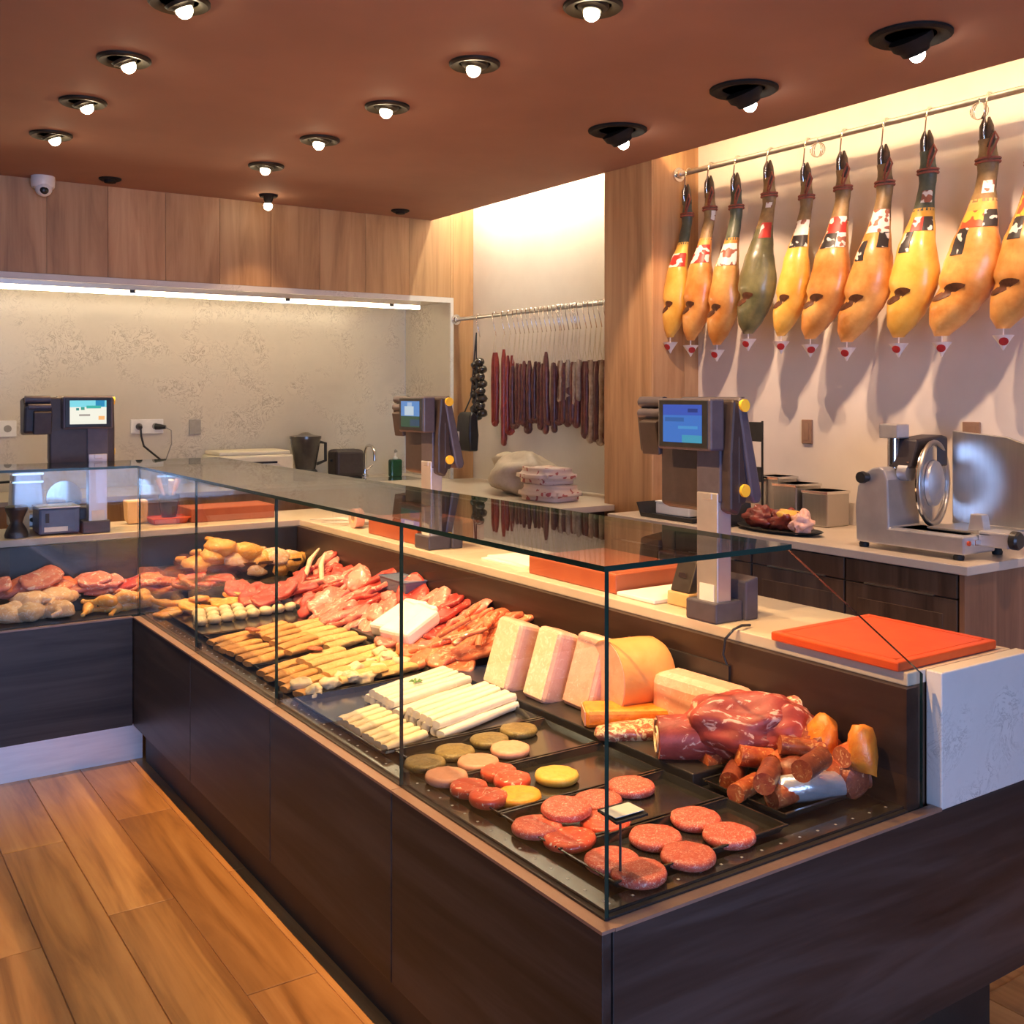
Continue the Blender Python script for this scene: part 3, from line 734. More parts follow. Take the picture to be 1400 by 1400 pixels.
MB().tube([(0.0, 0, 0.03), (0.05, -0.01, 0.075)], 0.006, 8).obj('lever', 'bright_steel', fc, smooth=60, local=True)

# small things on the niche counter
sb = thing('soap_bottle', 'dark green soap bottle with a pump on the niche counter', 'bottle', (3.22, 6.14, BCZ + 0.0005))
MB().prism([(-0.042, -0.026), (0.042, -0.026), (0.042, 0.026), (-0.042, 0.026)], 2, 0, 0.115).obj('body', 'bottle_green', sb, bevel=0.012, local=True)
MB().lathe([(0.015, 0.114), (0.015, 0.128), (0.006, 0.13), (0.006, 0.16)], 12).obj('neck', 'white_plastic', sb, smooth=40, local=True)
MB().tube([(0, 0, 0.158), (0, 0, 0.172), (-0.008, -0.02, 0.176), (-0.012, -0.042, 0.168)], 0.007, 8).obj('pump', 'grey_plate', sb, smooth=60, local=True)
bl = thing('blender_jar', 'dark tapered blender jar with a lid on the niche counter', 'blender', (2.62, 6.2, BCZ + 0.0005))
MB().lathe([(0.075, 0), (0.08, 0.02), (0.074, 0.06), (0.06, 0.075)], 20).obj('base', 'black_plastic', bl, smooth=40, local=True)
MB().lathe([(0.062, 0.07), (0.092, 0.235), (0.095, 0.265)], 20).obj('jar', 'smoked_plastic', bl, smooth=40, local=True)
MB().lathe([(0.099, 0.262), (0.099, 0.278), (0.05, 0.286), (0.02, 0.30), (0.001, 0.302)], 20).obj('lid', 'smoked_plastic', bl, smooth=40, local=True)
MB().tube([(0.085, 0, 0.24), (0.135, 0, 0.23), (0.135, 0, 0.12), (0.075, 0, 0.10)], 0.011, 8).obj('handle', 'black_plastic', bl, smooth=60, local=True)
to = thing('toaster', 'small dark toaster beside the blender jar', 'toaster', (2.905, 6.22, BCZ + 0.0005))
MB().box(-0.10, -0.075, 0.012, 0.10, 0.075, 0.185).obj('body', 'gunmetal_plastic', to, bevel=0.025, seg=3, local=True)
MB().box(-0.085, -0.06, 0, 0.085, 0.06, 0.012).obj('base', 'black_plastic', to, local=True)
for yy in (-0.03, 0.03): MB().box(-0.07, yy - 0.012, 0.184, 0.07, yy + 0.012, 0.1865).obj('slot', 'black_plastic', to, local=True)
MB().box(-0.115, -0.015, 0.11, -0.098, 0.015, 0.125).obj('lever', 'black_plastic', to, local=True)
pr = thing('white_printer', 'low white appliance with a long front slot on the niche counter', 'printer', (2.25, 6.2, BCZ + 0.0005))
MB().box(-0.235, -0.14, 0, 0.235, 0.16, 0.175).obj('body', 'cream_plastic', pr, bevel=0.012, local=True)
MB().box(-0.22, -0.125, 0.175, 0.22, 0.15, 0.20).obj('lid', 'cream_plastic', pr, bevel=0.008, local=True)
MB().box(-0.12, -0.1425, 0.125, 0.13, -0.1395, 0.137).obj('slot', 'black_plastic', pr, local=True)

# sockets and cable in the niche
def plate(name, label, cat, c, w, h, axis, mat, holes=0, group=None):
    t = thing(name, label, cat, c, group=group)
    if axis == 1:
        MB().box(-w / 2, -0.011, -h / 2, w / 2, 0, h / 2).obj('plate', mat, t, bevel=0.003, local=True)
        for k in range(holes):
            xx = (k - (holes - 1) / 2) * w / max(holes, 1)
            MB().disc_x((xx, 0, 0), 0.02, -0.0125, -0.009, 16, 1).obj('socket_hole', 'grey_plate', t, smooth=40, local=True)
    else:
        MB().box(-0.011, -w / 2, -h / 2, 0, w / 2, h / 2).obj('plate', mat, t, bevel=0.003, local=True)
        MB().box(-0.0125, -w / 2 + 0.015, -h / 2 + 0.015, -0.010, w / 2 - 0.015, h / 2 - 0.015).obj('rocker', mat, t, local=True)
    return t
plate('wall_socket', 'white double wall socket with two black plugs in the niche', 'socket', (1.70, NY, 1.305), 0.19, 0.085, 1, 'white_plastic', 2)
pg = thing('power_cable', 'black plugs and hanging cable in the niche socket', 'cable', (1.70, NY - 0.02, 1.29))
for xx, dx in ((1.652, 0.0), (1.748, 0.05)):
    MB().tube([(xx, NY - 0.0135, 1.303), (xx + dx * 0.4, NY - 0.03, 1.302), (xx + dx, NY - 0.05, 1.300)], [0.019, 0.017, 0.010], 12).obj('plug', 'black_plastic', pg, smooth=50)
MB().tube([(1.652, NY - 0.045, 1.298), (1.655, NY - 0.05, 1.25), (1.67, NY - 0.05, 1.19), (1.74, NY - 0.05, 1.13), (1.80, NY - 0.04, 1.08), (1.81, NY - 0.03, 1.0)], 0.006, 8).obj('cable', 'black_plastic', pg, smooth=60)
MB().tube([(1.795, NY - 0.05, 1.300), (1.83, NY - 0.05, 1.28), (1.835, NY - 0.04, 1.2), (1.80, NY - 0.04, 1.1), (1.78, NY - 0.03, 1.0)], 0.0035, 8).obj('thin_cable', 'grey_plate', pg, smooth=60)
plate('wall_switch', 'small grey switch plate alone on the niche stone', 'switch', (1.985, NY, 1.297), 0.072, 0.09, 1, 'grey_plate')
plate('wall_socket', 'white socket plate beside the cross case scale', 'socket', (0.945, NY, 1.305), 0.09, 0.09, 1, 'white_plastic', 1)
plate('wall_switch', 'tall brown switch plate above the plate of cured ham', 'switch', (RX, 3.062, 1.335), 0.055, 0.105, 0, 'brown_plate')
plate('wall_switch', 'bronze switch plate above the slicer disc', 'switch', (RX, 2.29, 1.352), 0.07, 0.085, 0, 'brown_plate')

# ------------------------------------------------------------------ screens: flat print on the displays
def screen_mat(name, bg, blobs, strength):
    """a lit display: coloured panes laid out over the screen's own width (y) and height (z)"""
    m, nt, b = _mat(name)
    tc = nt.nodes.new('ShaderNodeTexCoord')
    sp = nt.nodes.new('ShaderNodeSeparateXYZ'); nt.links.new(tc.outputs['Generated'], sp.inputs[0])
    cur = nt.nodes.new('ShaderNodeRGB'); cur.outputs[0].default_value = (*bg, 1); cur = cur.outputs[0]
    for (y0, y1, z0, z1, c) in blobs:
        fac = None
        for out, lo, hi in ((sp.outputs[1], y0, y1), (sp.outputs[2], z0, z1)):
            for v, op in ((lo, 'GREATER_THAN'), (hi, 'LESS_THAN')):
                g = nt.nodes.new('ShaderNodeMath'); g.operation = op; g.inputs[1].default_value = v
                nt.links.new(out, g.inputs[0])
                if fac is None: fac = g.outputs[0]
                else:
                    mm = nt.nodes.new('ShaderNodeMath'); mm.operation = 'MULTIPLY'
                    nt.links.new(fac, mm.inputs[0]); nt.links.new(g.outputs[0], mm.inputs[1]); fac = mm.outputs[0]
        mx = nt.nodes.new('ShaderNodeMix'); mx.data_type = 'RGBA'
        nt.links.new(fac, mx.inputs[0]); nt.links.new(cur, mx.inputs[6]); mx.inputs[7].default_value = (*c, 1)
        cur = mx.outputs[2]
    b.inputs['Base Color'].default_value = (0.01, 0.01, 0.012, 1)
    b.inputs['Roughness'].default_value = 0.2
    nt.links.new(cur, b.inputs['Emission Color'])
    b.inputs['Emission Strength'].default_value = strength
    MATS[name] = m
screen_mat('screen_blue', (0.035, 0.15, 0.50), [(0.0, 1.0, 0.72, 1.0, (0.03, 0.08, 0.42)), (0.1, 0.35, 0.80, 0.9, (0.01, 0.03, 0.18)),
           (0.45, 0.95, 0.55, 0.66, (0.02, 0.10, 0.32)), (0.1, 0.6, 0.36, 0.44, (0.05, 0.25, 0.55)), (0.0, 0.5, 0.0, 0.2, (0.04, 0.28, 0.42))], 0.9)
screen_mat('screen_landscape', (0.08, 0.22, 0.50), [(0.3, 0.8, 0.45, 0.8, (0.45, 0.55, 0.62)), (0.4, 0.65, 0.8, 0.95, (0.30, 0.42, 0.60)),
           (0.0, 1.0, 0.0, 0.42, (0.012, 0.06, 0.03)), (0.0, 0.5, 0.05, 0.3, (0.01, 0.05, 0.10))], 0.9)
screen_mat('screen_white', (0.80, 0.78, 0.66), [(0.0, 1.0, 0.72, 1.0, (0.20, 0.62, 0.70)), (0.05, 0.3, 0.74, 1.0, (0.02, 0.22, 0.42)),
           (0.15, 0.55, 0.66, 0.78, (0.05, 0.40, 0.33)), (0.6, 0.7, 0.6, 0.72, (0.05, 0.30, 0.22)), (0.75, 0.83, 0.58, 0.68, (0.03, 0.22, 0.20)),
           (0.45, 0.75, 0.34, 0.42, (0.35, 0.30, 0.26)), (0.05, 0.22, 0.18, 0.34, (0.85, 0.42, 0.15))], 1.0)

def scale(loc, rz, label, screen, name='counter_scale'):
    """counter scale on a post: customer display towards -x, slanted operator panel towards +x"""
    t = thing(name, label, 'scale', loc, rz)
    b = dict(local=True)
    MB().box(-0.015, -0.01, 0, 0.085, 0.105, 0.055).obj('base', 'slate_plastic', t, bevel=0.005, **b)
    w = MB().prism([(0.086, 0.0), (0.135, 0.0), (0.135, 0.115), (0.086, 0.105)], 1, -0.02, 0.10)
    w.obj('power_unit', 'slate_plastic', t, bevel=0.005, **b)
    p = MB().box(0, 0, 0.05, 0.052, 0.078, 0.345).obj('post', 'satin_aluminium', t, bevel=0.003, **b)
    MB().box(-0.001, 0.012, 0.055, 0.0, 0.066, 0.10).obj('label_plate', 'white_plastic', p, **b)
    body = MB().prism([(0.012, 0.30), (0.045, 0.285), (0.070, 0.33), (0.060, 0.590), (0.025, 0.595), (0.012, 0.45)], 1, -0.035, 0.235)
    body = body.obj('housing', 'gunmetal_plastic', t, bevel=0.008, **b)
    MB().box(-0.002, 0.02, 0.325, 0.012, 0.055, 0.345).obj('badge', 'satin_aluminium', body, bevel=0.003, **b)
    MB().box(0.004, -0.005, 0.32, 0.016, 0.083, 0.47).obj('neck', 'slate_plastic', t, bevel=0.004, **b)
    dsp = MB().box(-0.040, -0.015, 0.458, 0.012, 0.19, 0.597).obj('customer_display', 'slate_plastic', t, bevel=0.006, **b)
    MB().box(-0.0425, -0.006, 0.464, -0.039, 0.182, 0.592).obj('bezel', 'black_plastic', dsp, bevel=0.002, **b)
    MB().box(-0.0435, 0.014, 0.478, -0.0423, 0.164, 0.580).obj('screen', screen, dsp, **b)
    # slanted operator panel
    arm = MB().prism([(0.040, 0.575), (0.050, 0.600), (0.068, 0.600), (0.132, 0.335), (0.124, 0.315), (0.098, 0.315), (0.088, 0.335)], 1, -0.038, 0.20)
    arm = arm.obj('operator_panel', 'slate_plastic', t, bevel=0.008, **b)
    MB().box(0.058, -0.04, 0.599, 0.060, 0.19, 0.6005).obj('seam', 'black_plastic', arm, **b)
    sup = MB().prism([(0.040, 0.50), (0.052, 0.50), (0.080, 0.345), (0.070, 0.315), (0.040, 0.315)], 1, -0.036, 0.18)
    sup.obj('rear_support', 'gunmetal_plastic', t, bevel=0.006, **b)
    for xx, zz in ((0.060, 0.578), (0.062, 0.352)):
        MB().disc_x((xx, 0, zz), 0.017, -0.044, -0.031, 18, 1).obj('hinge_cap', 'yellow_plastic', t, smooth=40, **b)
    # label printer on the far side with its rollers
    dx = 0.035
    pt = MB().prism([(-0.015 + dx, 0.44), (0.075 + dx, 0.43), (0.085 + dx, 0.585), (0.02 + dx, 0.595), (-0.03 + dx, 0.555)], 1, 0.225, 0.335)
    pt = pt.obj('label_printer', 'gunmetal_plastic', t, bevel=0.010, **b)
    MB().tube([(-0.012 + dx, 0.23, 0.585), (-0.012 + dx, 0.33, 0.585)], 0.016, 12).obj('roller', 'slate_plastic', pt, smooth=50, **b)
    MB().tube([(-0.024 + dx, 0.23, 0.553), (-0.024 + dx, 0.32, 0.553)], 0.014, 12).obj('roller', 'slate_plastic', pt, smooth=50, **b)
    MB().prism([(-0.05 + dx, 0.53), (-0.018 + dx, 0.54), (-0.012 + dx, 0.44), (-0.035 + dx, 0.435)], 1, 0.228, 0.30).obj('paper_flap', 'gunmetal_plastic', pt, bevel=0.004, **b)
    return t
scale((2.012, 2.01, WZ), 0, 'counter scale with a blue lit screen beside the orange cutting board', 'screen_blue')
scale((2.03, 3.575, WZ), 0, 'counter scale with a landscape picture screen standing before the soap bottle', 'screen_landscape')
scale((1.115, 4.835, WZ), PI / 2, 'counter scale with a white lit screen on the cross worktop', 'screen_white')

# ------------------------------------------------------------------ meat slicer on the rear counter
sl = thing('meat_slicer', 'large grey metal meat slicer with a round blade on the rear counter', 'slicer', (3.2, 2.22, BCZ))
prof = [(2.01, 0.974), (2.43, 0.974), (2.435, 1.10), (2.425, 1.17), (2.40, 1.215), (2.365, 1.238), (2.335, 1.243), (2.315, 1.235), (2.30, 1.20), (2.295, 1.034), (2.01, 1.034)]
MB().prism(prof, 0, 3.12, 3.30).obj('body', 'satin_aluminium', sl, bevel=0.006)
MB().box(3.16, 2.03, 1.0, 3.40, 2.42, 1.034).obj('base_tray', 'satin_aluminium', sl, bevel=0.008)
for yy, xx in ((2.41, 3.14), (2.04, 3.14), (2.41, 3.36), (2.04, 3.36)):
    MB().lathe([(0.016, 0), (0.018, 0.01), (0.013, 0.020)], 12, (xx, yy, BCZ + 0.0005)).obj('foot', 'rubber_black', sl, smooth=40)
kn = MB().tube([(3.12, 2.385, 1.205), (3.105, 2.385, 1.205), (3.10, 2.385, 1.205), (3.085, 2.385, 1.205)], [0.017, 0.017, 0.022, 0.020], 14)
kn.obj('side_knob', 'black_plastic', sl, smooth=40)
MB().tube([(3.20, 2.30, 1.225), (3.20, 2.262, 1.225)], 0.030, 16).obj('blade_hub_arm', 'satin_aluminium', sl, smooth=40)
TB = Matrix.Translation((3.29, 2.245, 1.185)) @ Matrix.Rotation(math.radians(15), 4, 'Z')
bd = MB().disc_x((0, 0, 0), 0.138, -0.006, 0.006, 36, 1).xf(TB).obj('blade', 'bright_steel', sl, smooth=30)
rg = MB()
rg.tube([(0.144 * math.cos(a), -0.010, 0.144 * math.sin(a)) for a in [2 * PI * k / 32 for k in range(33)]], 0.009, 8)
rg.xf(TB).obj('blade_guard', 'brushed_steel', bd, smooth=60)
MB().lathe([(0.083, 0), (0.078, 0.012), (0.055, 0.022), (0.001, 0.026)], 28).xf(TB @ Matrix.Translation((0, -0.007, 0)) @ Matrix.Rotation(PI / 2, 4, 'X')).obj('blade_cover', 'satin_aluminium', bd, smooth=40)
MB().prism([(3.18, 1.24), (3.40, 1.24), (3.40, 1.345), (3.37, 1.352), (3.22, 1.340)], 1, 2.25, 2.345).obj('sharpener_housing', 'gunmetal_plastic', sl, bevel=0.008)
MB().box(3.175, 2.30, 1.342, 3.245, 2.375, 1.392).obj('sharpener_cap', 'satin_aluminium', sl, bevel=0.004)
MB().tube([(3.205, 2.335, 1.235), (3.205, 2.335, 1.345)], 0.022, 14).obj('sharpener_post', 'bright_steel', sl, smooth=40)
MB().tube([(3.20, 2.30, 1.255), (3.20, 2.265, 1.255), (3.20, 2.255, 1.255)], [0.010, 0.014, 0.012], 12).obj('sharpener_knob', 'bright_steel', sl, smooth=40)
# rounded gauge plate that carries the meat past the blade
gp = [(2.235, 1.025), (1.90, 1.03), (1.84, 1.06), (1.805, 1.12), (1.815, 1.19), (1.86, 1.265), (1.93, 1.32), (2.03, 1.352), (2.235, 1.368)]
MB().prism(gp, 0, 3.40, 3.412).obj('gauge_plate', 'brushed_steel', sl, bevel=0.003)
MB().box(3.20, 1.965, 1.034, 3.40, 2.20, 1.045).obj('carriage', 'brushed_steel', sl, bevel=0.004)
MB().prism([(2.0, 1.045), (2.06, 1.045), (2.05, 1.10), (2.01, 1.10)], 0, 3.22, 3.26).obj('meat_clamp', 'satin_aluminium', sl, bevel=0.003)
MB().box(3.20, 1.905, 1.0, 3.30, 2.01, 1.05).obj('control_box', 'satin_aluminium', sl, bevel=0.005)
MB().tube([(3.225, 1.905, 1.028), (3.225, 1.885, 1.028), (3.225, 1.878, 1.028)], [0.030, 0.030, 0.024], 18).obj('thickness_dial', 'black_plastic', sl, smooth=40)
MB().disc_x((3.145, 2.01, 1.012), 0.008, -0.006, 0.0, 12, 1).obj('stop_button', 'orange_board', sl, smooth=40)
MB().box(3.17, 2.0, 1.004, 3.215, 2.01, 1.022).obj('switch_plate', 'bright_steel', sl, bevel=0.002)

# second slicer on the cross worktop, half hidden behind the scale
s2 = thing('meat_slicer', 'small pale metal slicer behind the scale on the cross worktop', 'slicer', (0.86, 5.10, WZ))
MB().box(0.76, 5.02, WZ + 0.02, 1.06, 5.18, WZ + 0.085).obj('base', 'satin_aluminium', s2, bevel=0.01)
MB().prism([(0.76, WZ + 0.085), (0.905, WZ + 0.085), (0.89, WZ + 0.27), (0.875, WZ + 0.295), (0.785, WZ + 0.295), (0.77, WZ + 0.27)], 1, 5.05, 5.15).obj('body', 'satin_aluminium', s2, bevel=0.012)
for z_ in (0.215, 0.25): MB().box(0.765, 5.045, WZ + z_, 0.892, 5.155, WZ + z_ + 0.008).obj('rib', 'bright_steel', s2)
MB().disc_x((0.985, 5.09, WZ + 0.14), 0.075, -0.01, 0.01, 28, 1).obj('blade', 'bright_steel', s2, smooth=30)
for xx in (0.84, 0.88, 0.93): MB().disc_x((xx, 5.02, WZ + 0.055), 0.010, -0.008, 0, 12, 1).obj('control_button', 'lamp_bronze', s2, smooth=40)
for xx in (0.78, 1.04):
    for yy in (5.04, 5.16): MB().lathe([(0.014, 0), (0.012, 0.022)], 10, (xx, yy, WZ + 0.0005)).obj('foot', 'rubber_black', s2)
MB().tube([(0.76, 5.10, WZ + 0.22), (0.72, 5.08, WZ + 0.22), (0.705, 5.075, WZ + 0.222), (0.69, 5.07, WZ + 0.222)], [0.006, 0.006, 0.014, 0.012], 10).obj('crank_knob', 'black_plastic', s2, smooth=50)

cd = thing('cash_drawer', 'blue-grey metal drawer box beside the cross case scale', 'drawer box', (0.925, 4.925, WZ + 0.0005))
MB().box(-0.085, -0.07, 0.006, 0.080, 0.085, 0.115).obj('body', 'slate_blue', cd, bevel=0.006, local=True)
MB().box(-0.078, -0.073, 0.012, 0.06, -0.069, 0.108).obj('drawer', 'slate_blue', cd, bevel=0.002, local=True)
MB().box(-0.065, -0.075, 0.016, 0.03, -0.0725, 0.036).obj('label_strip', 'white_plastic', cd, local=True)
MB().box(-0.06, -0.076, 0.055, -0.045, -0.0725, 0.095).obj('handle', 'gunmetal_plastic', cd, local=True)
MB().box(-0.075, -0.06, 0, 0.075, 0.08, 0.006).obj('base', 'rubber_black', cd, local=True)
MB().box(-0.087, -0.073, 0.115, 0.082, 0.086, 0.121).obj('lid', 'satin_aluminium', cd, bevel=0.002, local=True)
pm = MB().lathe([(0.046, 0), (0.048, 0.012), (0.040, 0.035), (0.024, 0.062), (0.030, 0.085), (0.044, 0.115), (0.046, 0.128), (0.040, 0.134), (0.001, 0.136)], 20)
one(pm, 'pepper_mill', 'gunmetal_plastic', 'dark waisted pepper mill on the cross worktop', 'pepper mill', (0.755, 4.875, WZ + 0.0005), smooth=50)
cb_ = thing('paper_carton', 'small tan carton beside the pepper mill', 'carton', (0.795, 4.975, WZ + 0.0005))
MB().prism([(-0.03, -0.05), (0.02, -0.05), (0.02, 0.05), (-0.03, 0.05)], 2, 0, 0.115).obj('body', 'tan_card', cb_, bevel=0.003, local=True)
MB().box(-0.03, -0.02, 0.115, 0.02, 0.02, 0.1165).obj('flap', 'tan_card', cb_, local=True)
MB().xf(Matrix.Identity(4))
tr = thing('red_tray', 'small red plastic tray under the dark pot', 'tray', (1.43, 5.02, WZ + 0.0005))
MB().loft([[(-0.075, -0.05, 0), (0.075, -0.05, 0), (0.075, 0.05, 0), (-0.075, 0.05, 0)], [(-0.085, -0.06, 0.028), (0.085, -0.06, 0.028), (0.085, 0.06, 0.028), (-0.085, 0.06, 0.028)]]).obj('body', 'orange_board', tr, bevel=0.004, local=True)
MB().tube([(-0.087, -0.062, 0.028), (0.087, -0.062, 0.028), (0.087, 0.062, 0.028), (-0.087, 0.062, 0.028), (-0.087, -0.062, 0.028)], 0.004, 6).obj('rim', 'orange_board', tr, local=True)
po = thing('dark_pot', 'dark tapered utensil pot standing in the red tray', 'pot', (1.435, 5.02, WZ + 0.030))
MB().lathe([(0.034, 0), (0.044, 0.05), (0.050, 0.10), (0.048, 0.104), (0.042, 0.06), (0.03, 0.01)], 20).obj('body', 'smoked_plastic', po, smooth=40, local=True)
for k, (dx, dy, c) in enumerate(((0.02, 0.0, 'tan_card'), (-0.02, 0.012, 'tan_card'), (0.0, -0.018, 'white_plastic'))):
    MB().tube([(0, 0, 0.02), (dx, dy, 0.10), (dx * 2.2, dy * 2.2, 0.175)], [0.006, 0.007, 0.014], 8).obj('utensil', c, po, smooth=50, local=True)
pb_ = MB().box(-0.05, -0.035, 0, 0.05, 0.035, 0.10)
pb_.jitter(0.012, 18, 2)
one(pb_, 'paper_bag', 'tan_card', 'crumpled tan paper bag beside the dark pot', 'bag', (1.30, 5.08, WZ + 0.008), smooth=20, bevel=0.006)

# boards, boxes and papers on the worktop
def board(name, label, cat, x0, y0, x1, y1, h, mat, z=WZ + 0.0005):
    t = thing(name, label, cat, ((x0 + x1) / 2, (y0 + y1) / 2, z))
    w, d = (x1 - x0) / 2, (y1 - y0) / 2
    MB().box(-w, -d, 0, w, d, h).obj('slab', mat, t, bevel=0.004, local=True)
    e = 0.02
    MB().box(-w + e, -d + e, h, w - e, -d + e + 0.006, h + 0.0006).box(-w + e, d - e - 0.006, h, w - e, d - e, h + 0.0006).box(-w + e, -d + e, h, -w + e + 0.006, d - e, h + 0.0006).box(w - e - 0.006, -d + e, h, w - e, d - e, h + 0.0006).obj('juice_groove', mat, t, local=True)
    return t
board('cutting_board', 'bright orange plastic cutting board by the stone upstand', 'cutting board', 1.985, 1.435, 2.362, 1.80, 0.022, 'orange_board')
board('cutting_board', 'thick red-brown cutting block between the white papers and the scale', 'cutting board', 2.045, 2.47, 2.37, 2.93, 0.06, 'red_brown_box')
board('cutting_board', 'red-brown cutting block beside the landscape screen scale', 'cutting board', 2.05, 3.72, 2.37, 4.16, 0.075, 'red_brown_box')
board('cutting_board', 'red-brown cutting block lying on the cross worktop', 'cutting board', 1.52, 4.95, 1.93, 5.17, 0.065, 'red_brown_box')
for k, (dx, dy, rz) in enumerate(((0, 0, 0.05), (0.012, -0.01, -0.06))):
    m = MB().box(-0.12, -0.15, 0, 0.12, 0.15, 0.006)
    one(m, 'wrapping_paper', 'paper_white', ('lower sheet pile' if k == 0 else 'upper sheet pile') + ' of white wrapping paper beside the red-brown block', 'paper', (2.20 + dx, 3.13 + dy, WZ + 0.0006 + k * 0.0065), (0, 0, rz), smooth=None)
m = MB().box(-0.15, -0.085, 0, 0.15, 0.085, 0.012)
one(m, 'white_board', 'paper_white', 'white cutting sheet on the worktop next to the payment terminal', 'board', (2.19, 2.375, WZ + 0.0006), (0, 0, 0.0), smooth=None, bevel=0.003)
pt_ = thing('payment_terminal', 'small payment terminal with a dark keypad on a tan foot', 'terminal', (2.115, 2.235, WZ + 0.0005))
MB().box(-0.035, -0.045, 0, 0.035, 0.045, 0.04).obj('foot', 'tan_card', pt_, bevel=0.004, local=True)
MB().prism([(-0.03, 0.04), (0.035, 0.04), (0.045, 0.125), (0.005, 0.13)], 1, -0.04, 0.04).obj('keypad', 'gunmetal_plastic', pt_, bevel=0.006, local=True)
MB().box(-0.018, -0.015, 0.082, -0.012, 0.015, 0.095).obj('key', 'bright_steel', pt_, local=True)
tp = thing('tape_roll', 'roll of pink tape standing on the worktop near the case corner', 'tape', (2.09, 4.36, WZ + 0.045))
a_ = [2 * PI * k / 24 for k in range(25)]
MB().loft([[(math.cos(a) * r, math.sin(a) * r, z) for a in a_[:-1]] for r, z in ((0.022, -0.02), (0.044, -0.02), (0.044, 0.02), (0.022, 0.02), (0.022, -0.02))], cap=False).xf(Matrix.Rotation(PI / 2, 4, 'Y')).obj('tape', 'pink_plastic', tp, smooth=30, local=True)
MB().loft([[(math.cos(a) * r, math.sin(a) * r, z) for a in a_[:-1]] for r, z in ((0.019, -0.02), (0.022, -0.02), (0.022, 0.02), (0.019, 0.02), (0.019, -0.02))], cap=False).xf(Matrix.Rotation(PI / 2, 4, 'Y')).obj('core', 'tan_card', tp, smooth=30, local=True)
for k, (yy, ln) in enumerate(((4.50, 0.13), (4.66, 0.10))):
    m = MB(); m.tube([(0, -ln / 2, 0.012), (0, 0, 0.016), (0, ln / 2, 0.012)], [0.009, 0.011, 0.008], 8)
    m.tube([(0, ln / 2, 0.012), (0.004, ln / 2 + 0.12, 0.008)], [0.008, 0.002], 8)
    one(m, 'knife', 'satin_aluminium', ('longer' if k == 0 else 'shorter') + ' steel knife lying at the inner worktop corner', 'knife', (2.12, yy - 0.08, WZ + 0.001), (0, 0, 0.7))
cbl = MB().tube([(2.05, 1.93, WZ + 0.006), (2.01, 1.92, WZ + 0.012), (1.985, 1.925, WZ + 0.004), (1.965, 1.935, WZ - 0.02), (1.962, 1.94, WZ - 0.06), (1.966, 1.93, WZ - 0.085)], 0.0035, 8)
o = cbl.obj('power_cable', 'black_plastic', smooth=60); tag(o, 'thin black cable looping over the worktop edge below the scale', 'cable')

# rear counter: tray, box, sign stand, steel containers, plate with cured ham
bt = thing('black_tray', 'black tray with a turned-up end on the rear counter by the pilaster', 'tray', (3.16, 3.42, BCZ + 0.0005))
MB().prism([(-0.20, 0.018), (-0.19, 0.0), (0.14, 0.0), (0.17, 0.06), (0.165, 0.062), (0.135, 0.008), (-0.185, 0.008), (-0.195, 0.022)], 0, -0.07, 0.09).xf(Matrix.Rotation(0, 4, 'Z')).obj('tray', 'black_plastic', bt, bevel=0.002, local=True)
MB().box(-0.072, -0.19, 0.004, -0.066, 0.135, 0.018).obj('rim', 'black_plastic', bt, local=True)
wbx = thing('white_box', 'white paper box standing on the black tray', 'box', (3.20, 3.45, BCZ + 0.0095))
MB().box(-0.03, -0.115, 0, 0.06, 0.10, 0.05).obj('body', 'paper_white', wbx, bevel=0.004, local=True)
MB().box(-0.032, -0.117, 0.05, 0.062, 0.102, 0.057).obj('lid', 'paper_white', wbx, bevel=0.002, local=True)
bx_ = thing('black_machine', 'squat black machine on the rear counter behind the blue screen scale', 'machine', (3.18, 3.14, BCZ + 0.0005))
MB().prism([(-0.08, 0), (0.08, 0), (0.085, 0.07), (0.05, 0.105), (-0.07, 0.10)], 0, -0.07, 0.09).obj('body', 'black_plastic', bx_, bevel=0.008, local=True)
MB().box(-0.073, -0.03, 0.02, -0.0695, 0.0, 0.03).obj('badge', 'bright_steel', bx_, local=True)
sg = thing('sign_stand', 'small blank black sign on a thin metal stand behind the scale', 'sign', (3.46, 3.185, BCZ + 0.0005))
MB().lathe([(0.05, 0), (0.05, 0.006), (0.006, 0.012)], 16).obj('foot', 'black_plastic', sg, smooth=40, local=True)
MB().tube([(0, 0, 0.008), (0, 0, 0.425)], 0.005, 8).obj('pole', 'lamp_bronze', sg, local=True)
MB().box(-0.010, -0.012, 0.335, -0.005, 0.07, 0.420).obj('panel', 'black_plastic', sg, bevel=0.002, local=True)
MB().box(-0.008, 0.0, 0.16, 0.0, 0.075, 0.225).obj('lower_clip', 'black_plastic', sg, bevel=0.002, local=True)
def steel_box(label, y0, y1, x0, x1, h, mat):
    t = thing('steel_container', label, 'container', ((x0 + x1) / 2, (y0 + y1) / 2, BCZ + 0.0005), group='steel containers below the hams')
    w, d = (x1 - x0) / 2, (y1 - y0) / 2
    MB().box(-w, -d, 0, w, d, h).obj('body', mat, t, bevel=0.006, local=True)
    MB().box(-w - 0.003, -d - 0.003, h - 0.012, w + 0.003, d + 0.003, h).obj('lid', 'bright_steel', t, bevel=0.002, local=True)
steel_box('tallest brushed steel container behind the plate of cured ham', 3.11, 3.235, 3.475, 3.60, 0.185, 'brushed_steel')
steel_box('middle brushed steel container behind the plate of cured ham', 2.965, 3.09, 3.42, 3.58, 0.165, 'brushed_steel')
steel_box('lowest steel container between the others and the slicer', 2.82, 2.95, 3.44, 3.58, 0.145, 'brushed_steel')
ov = MB()
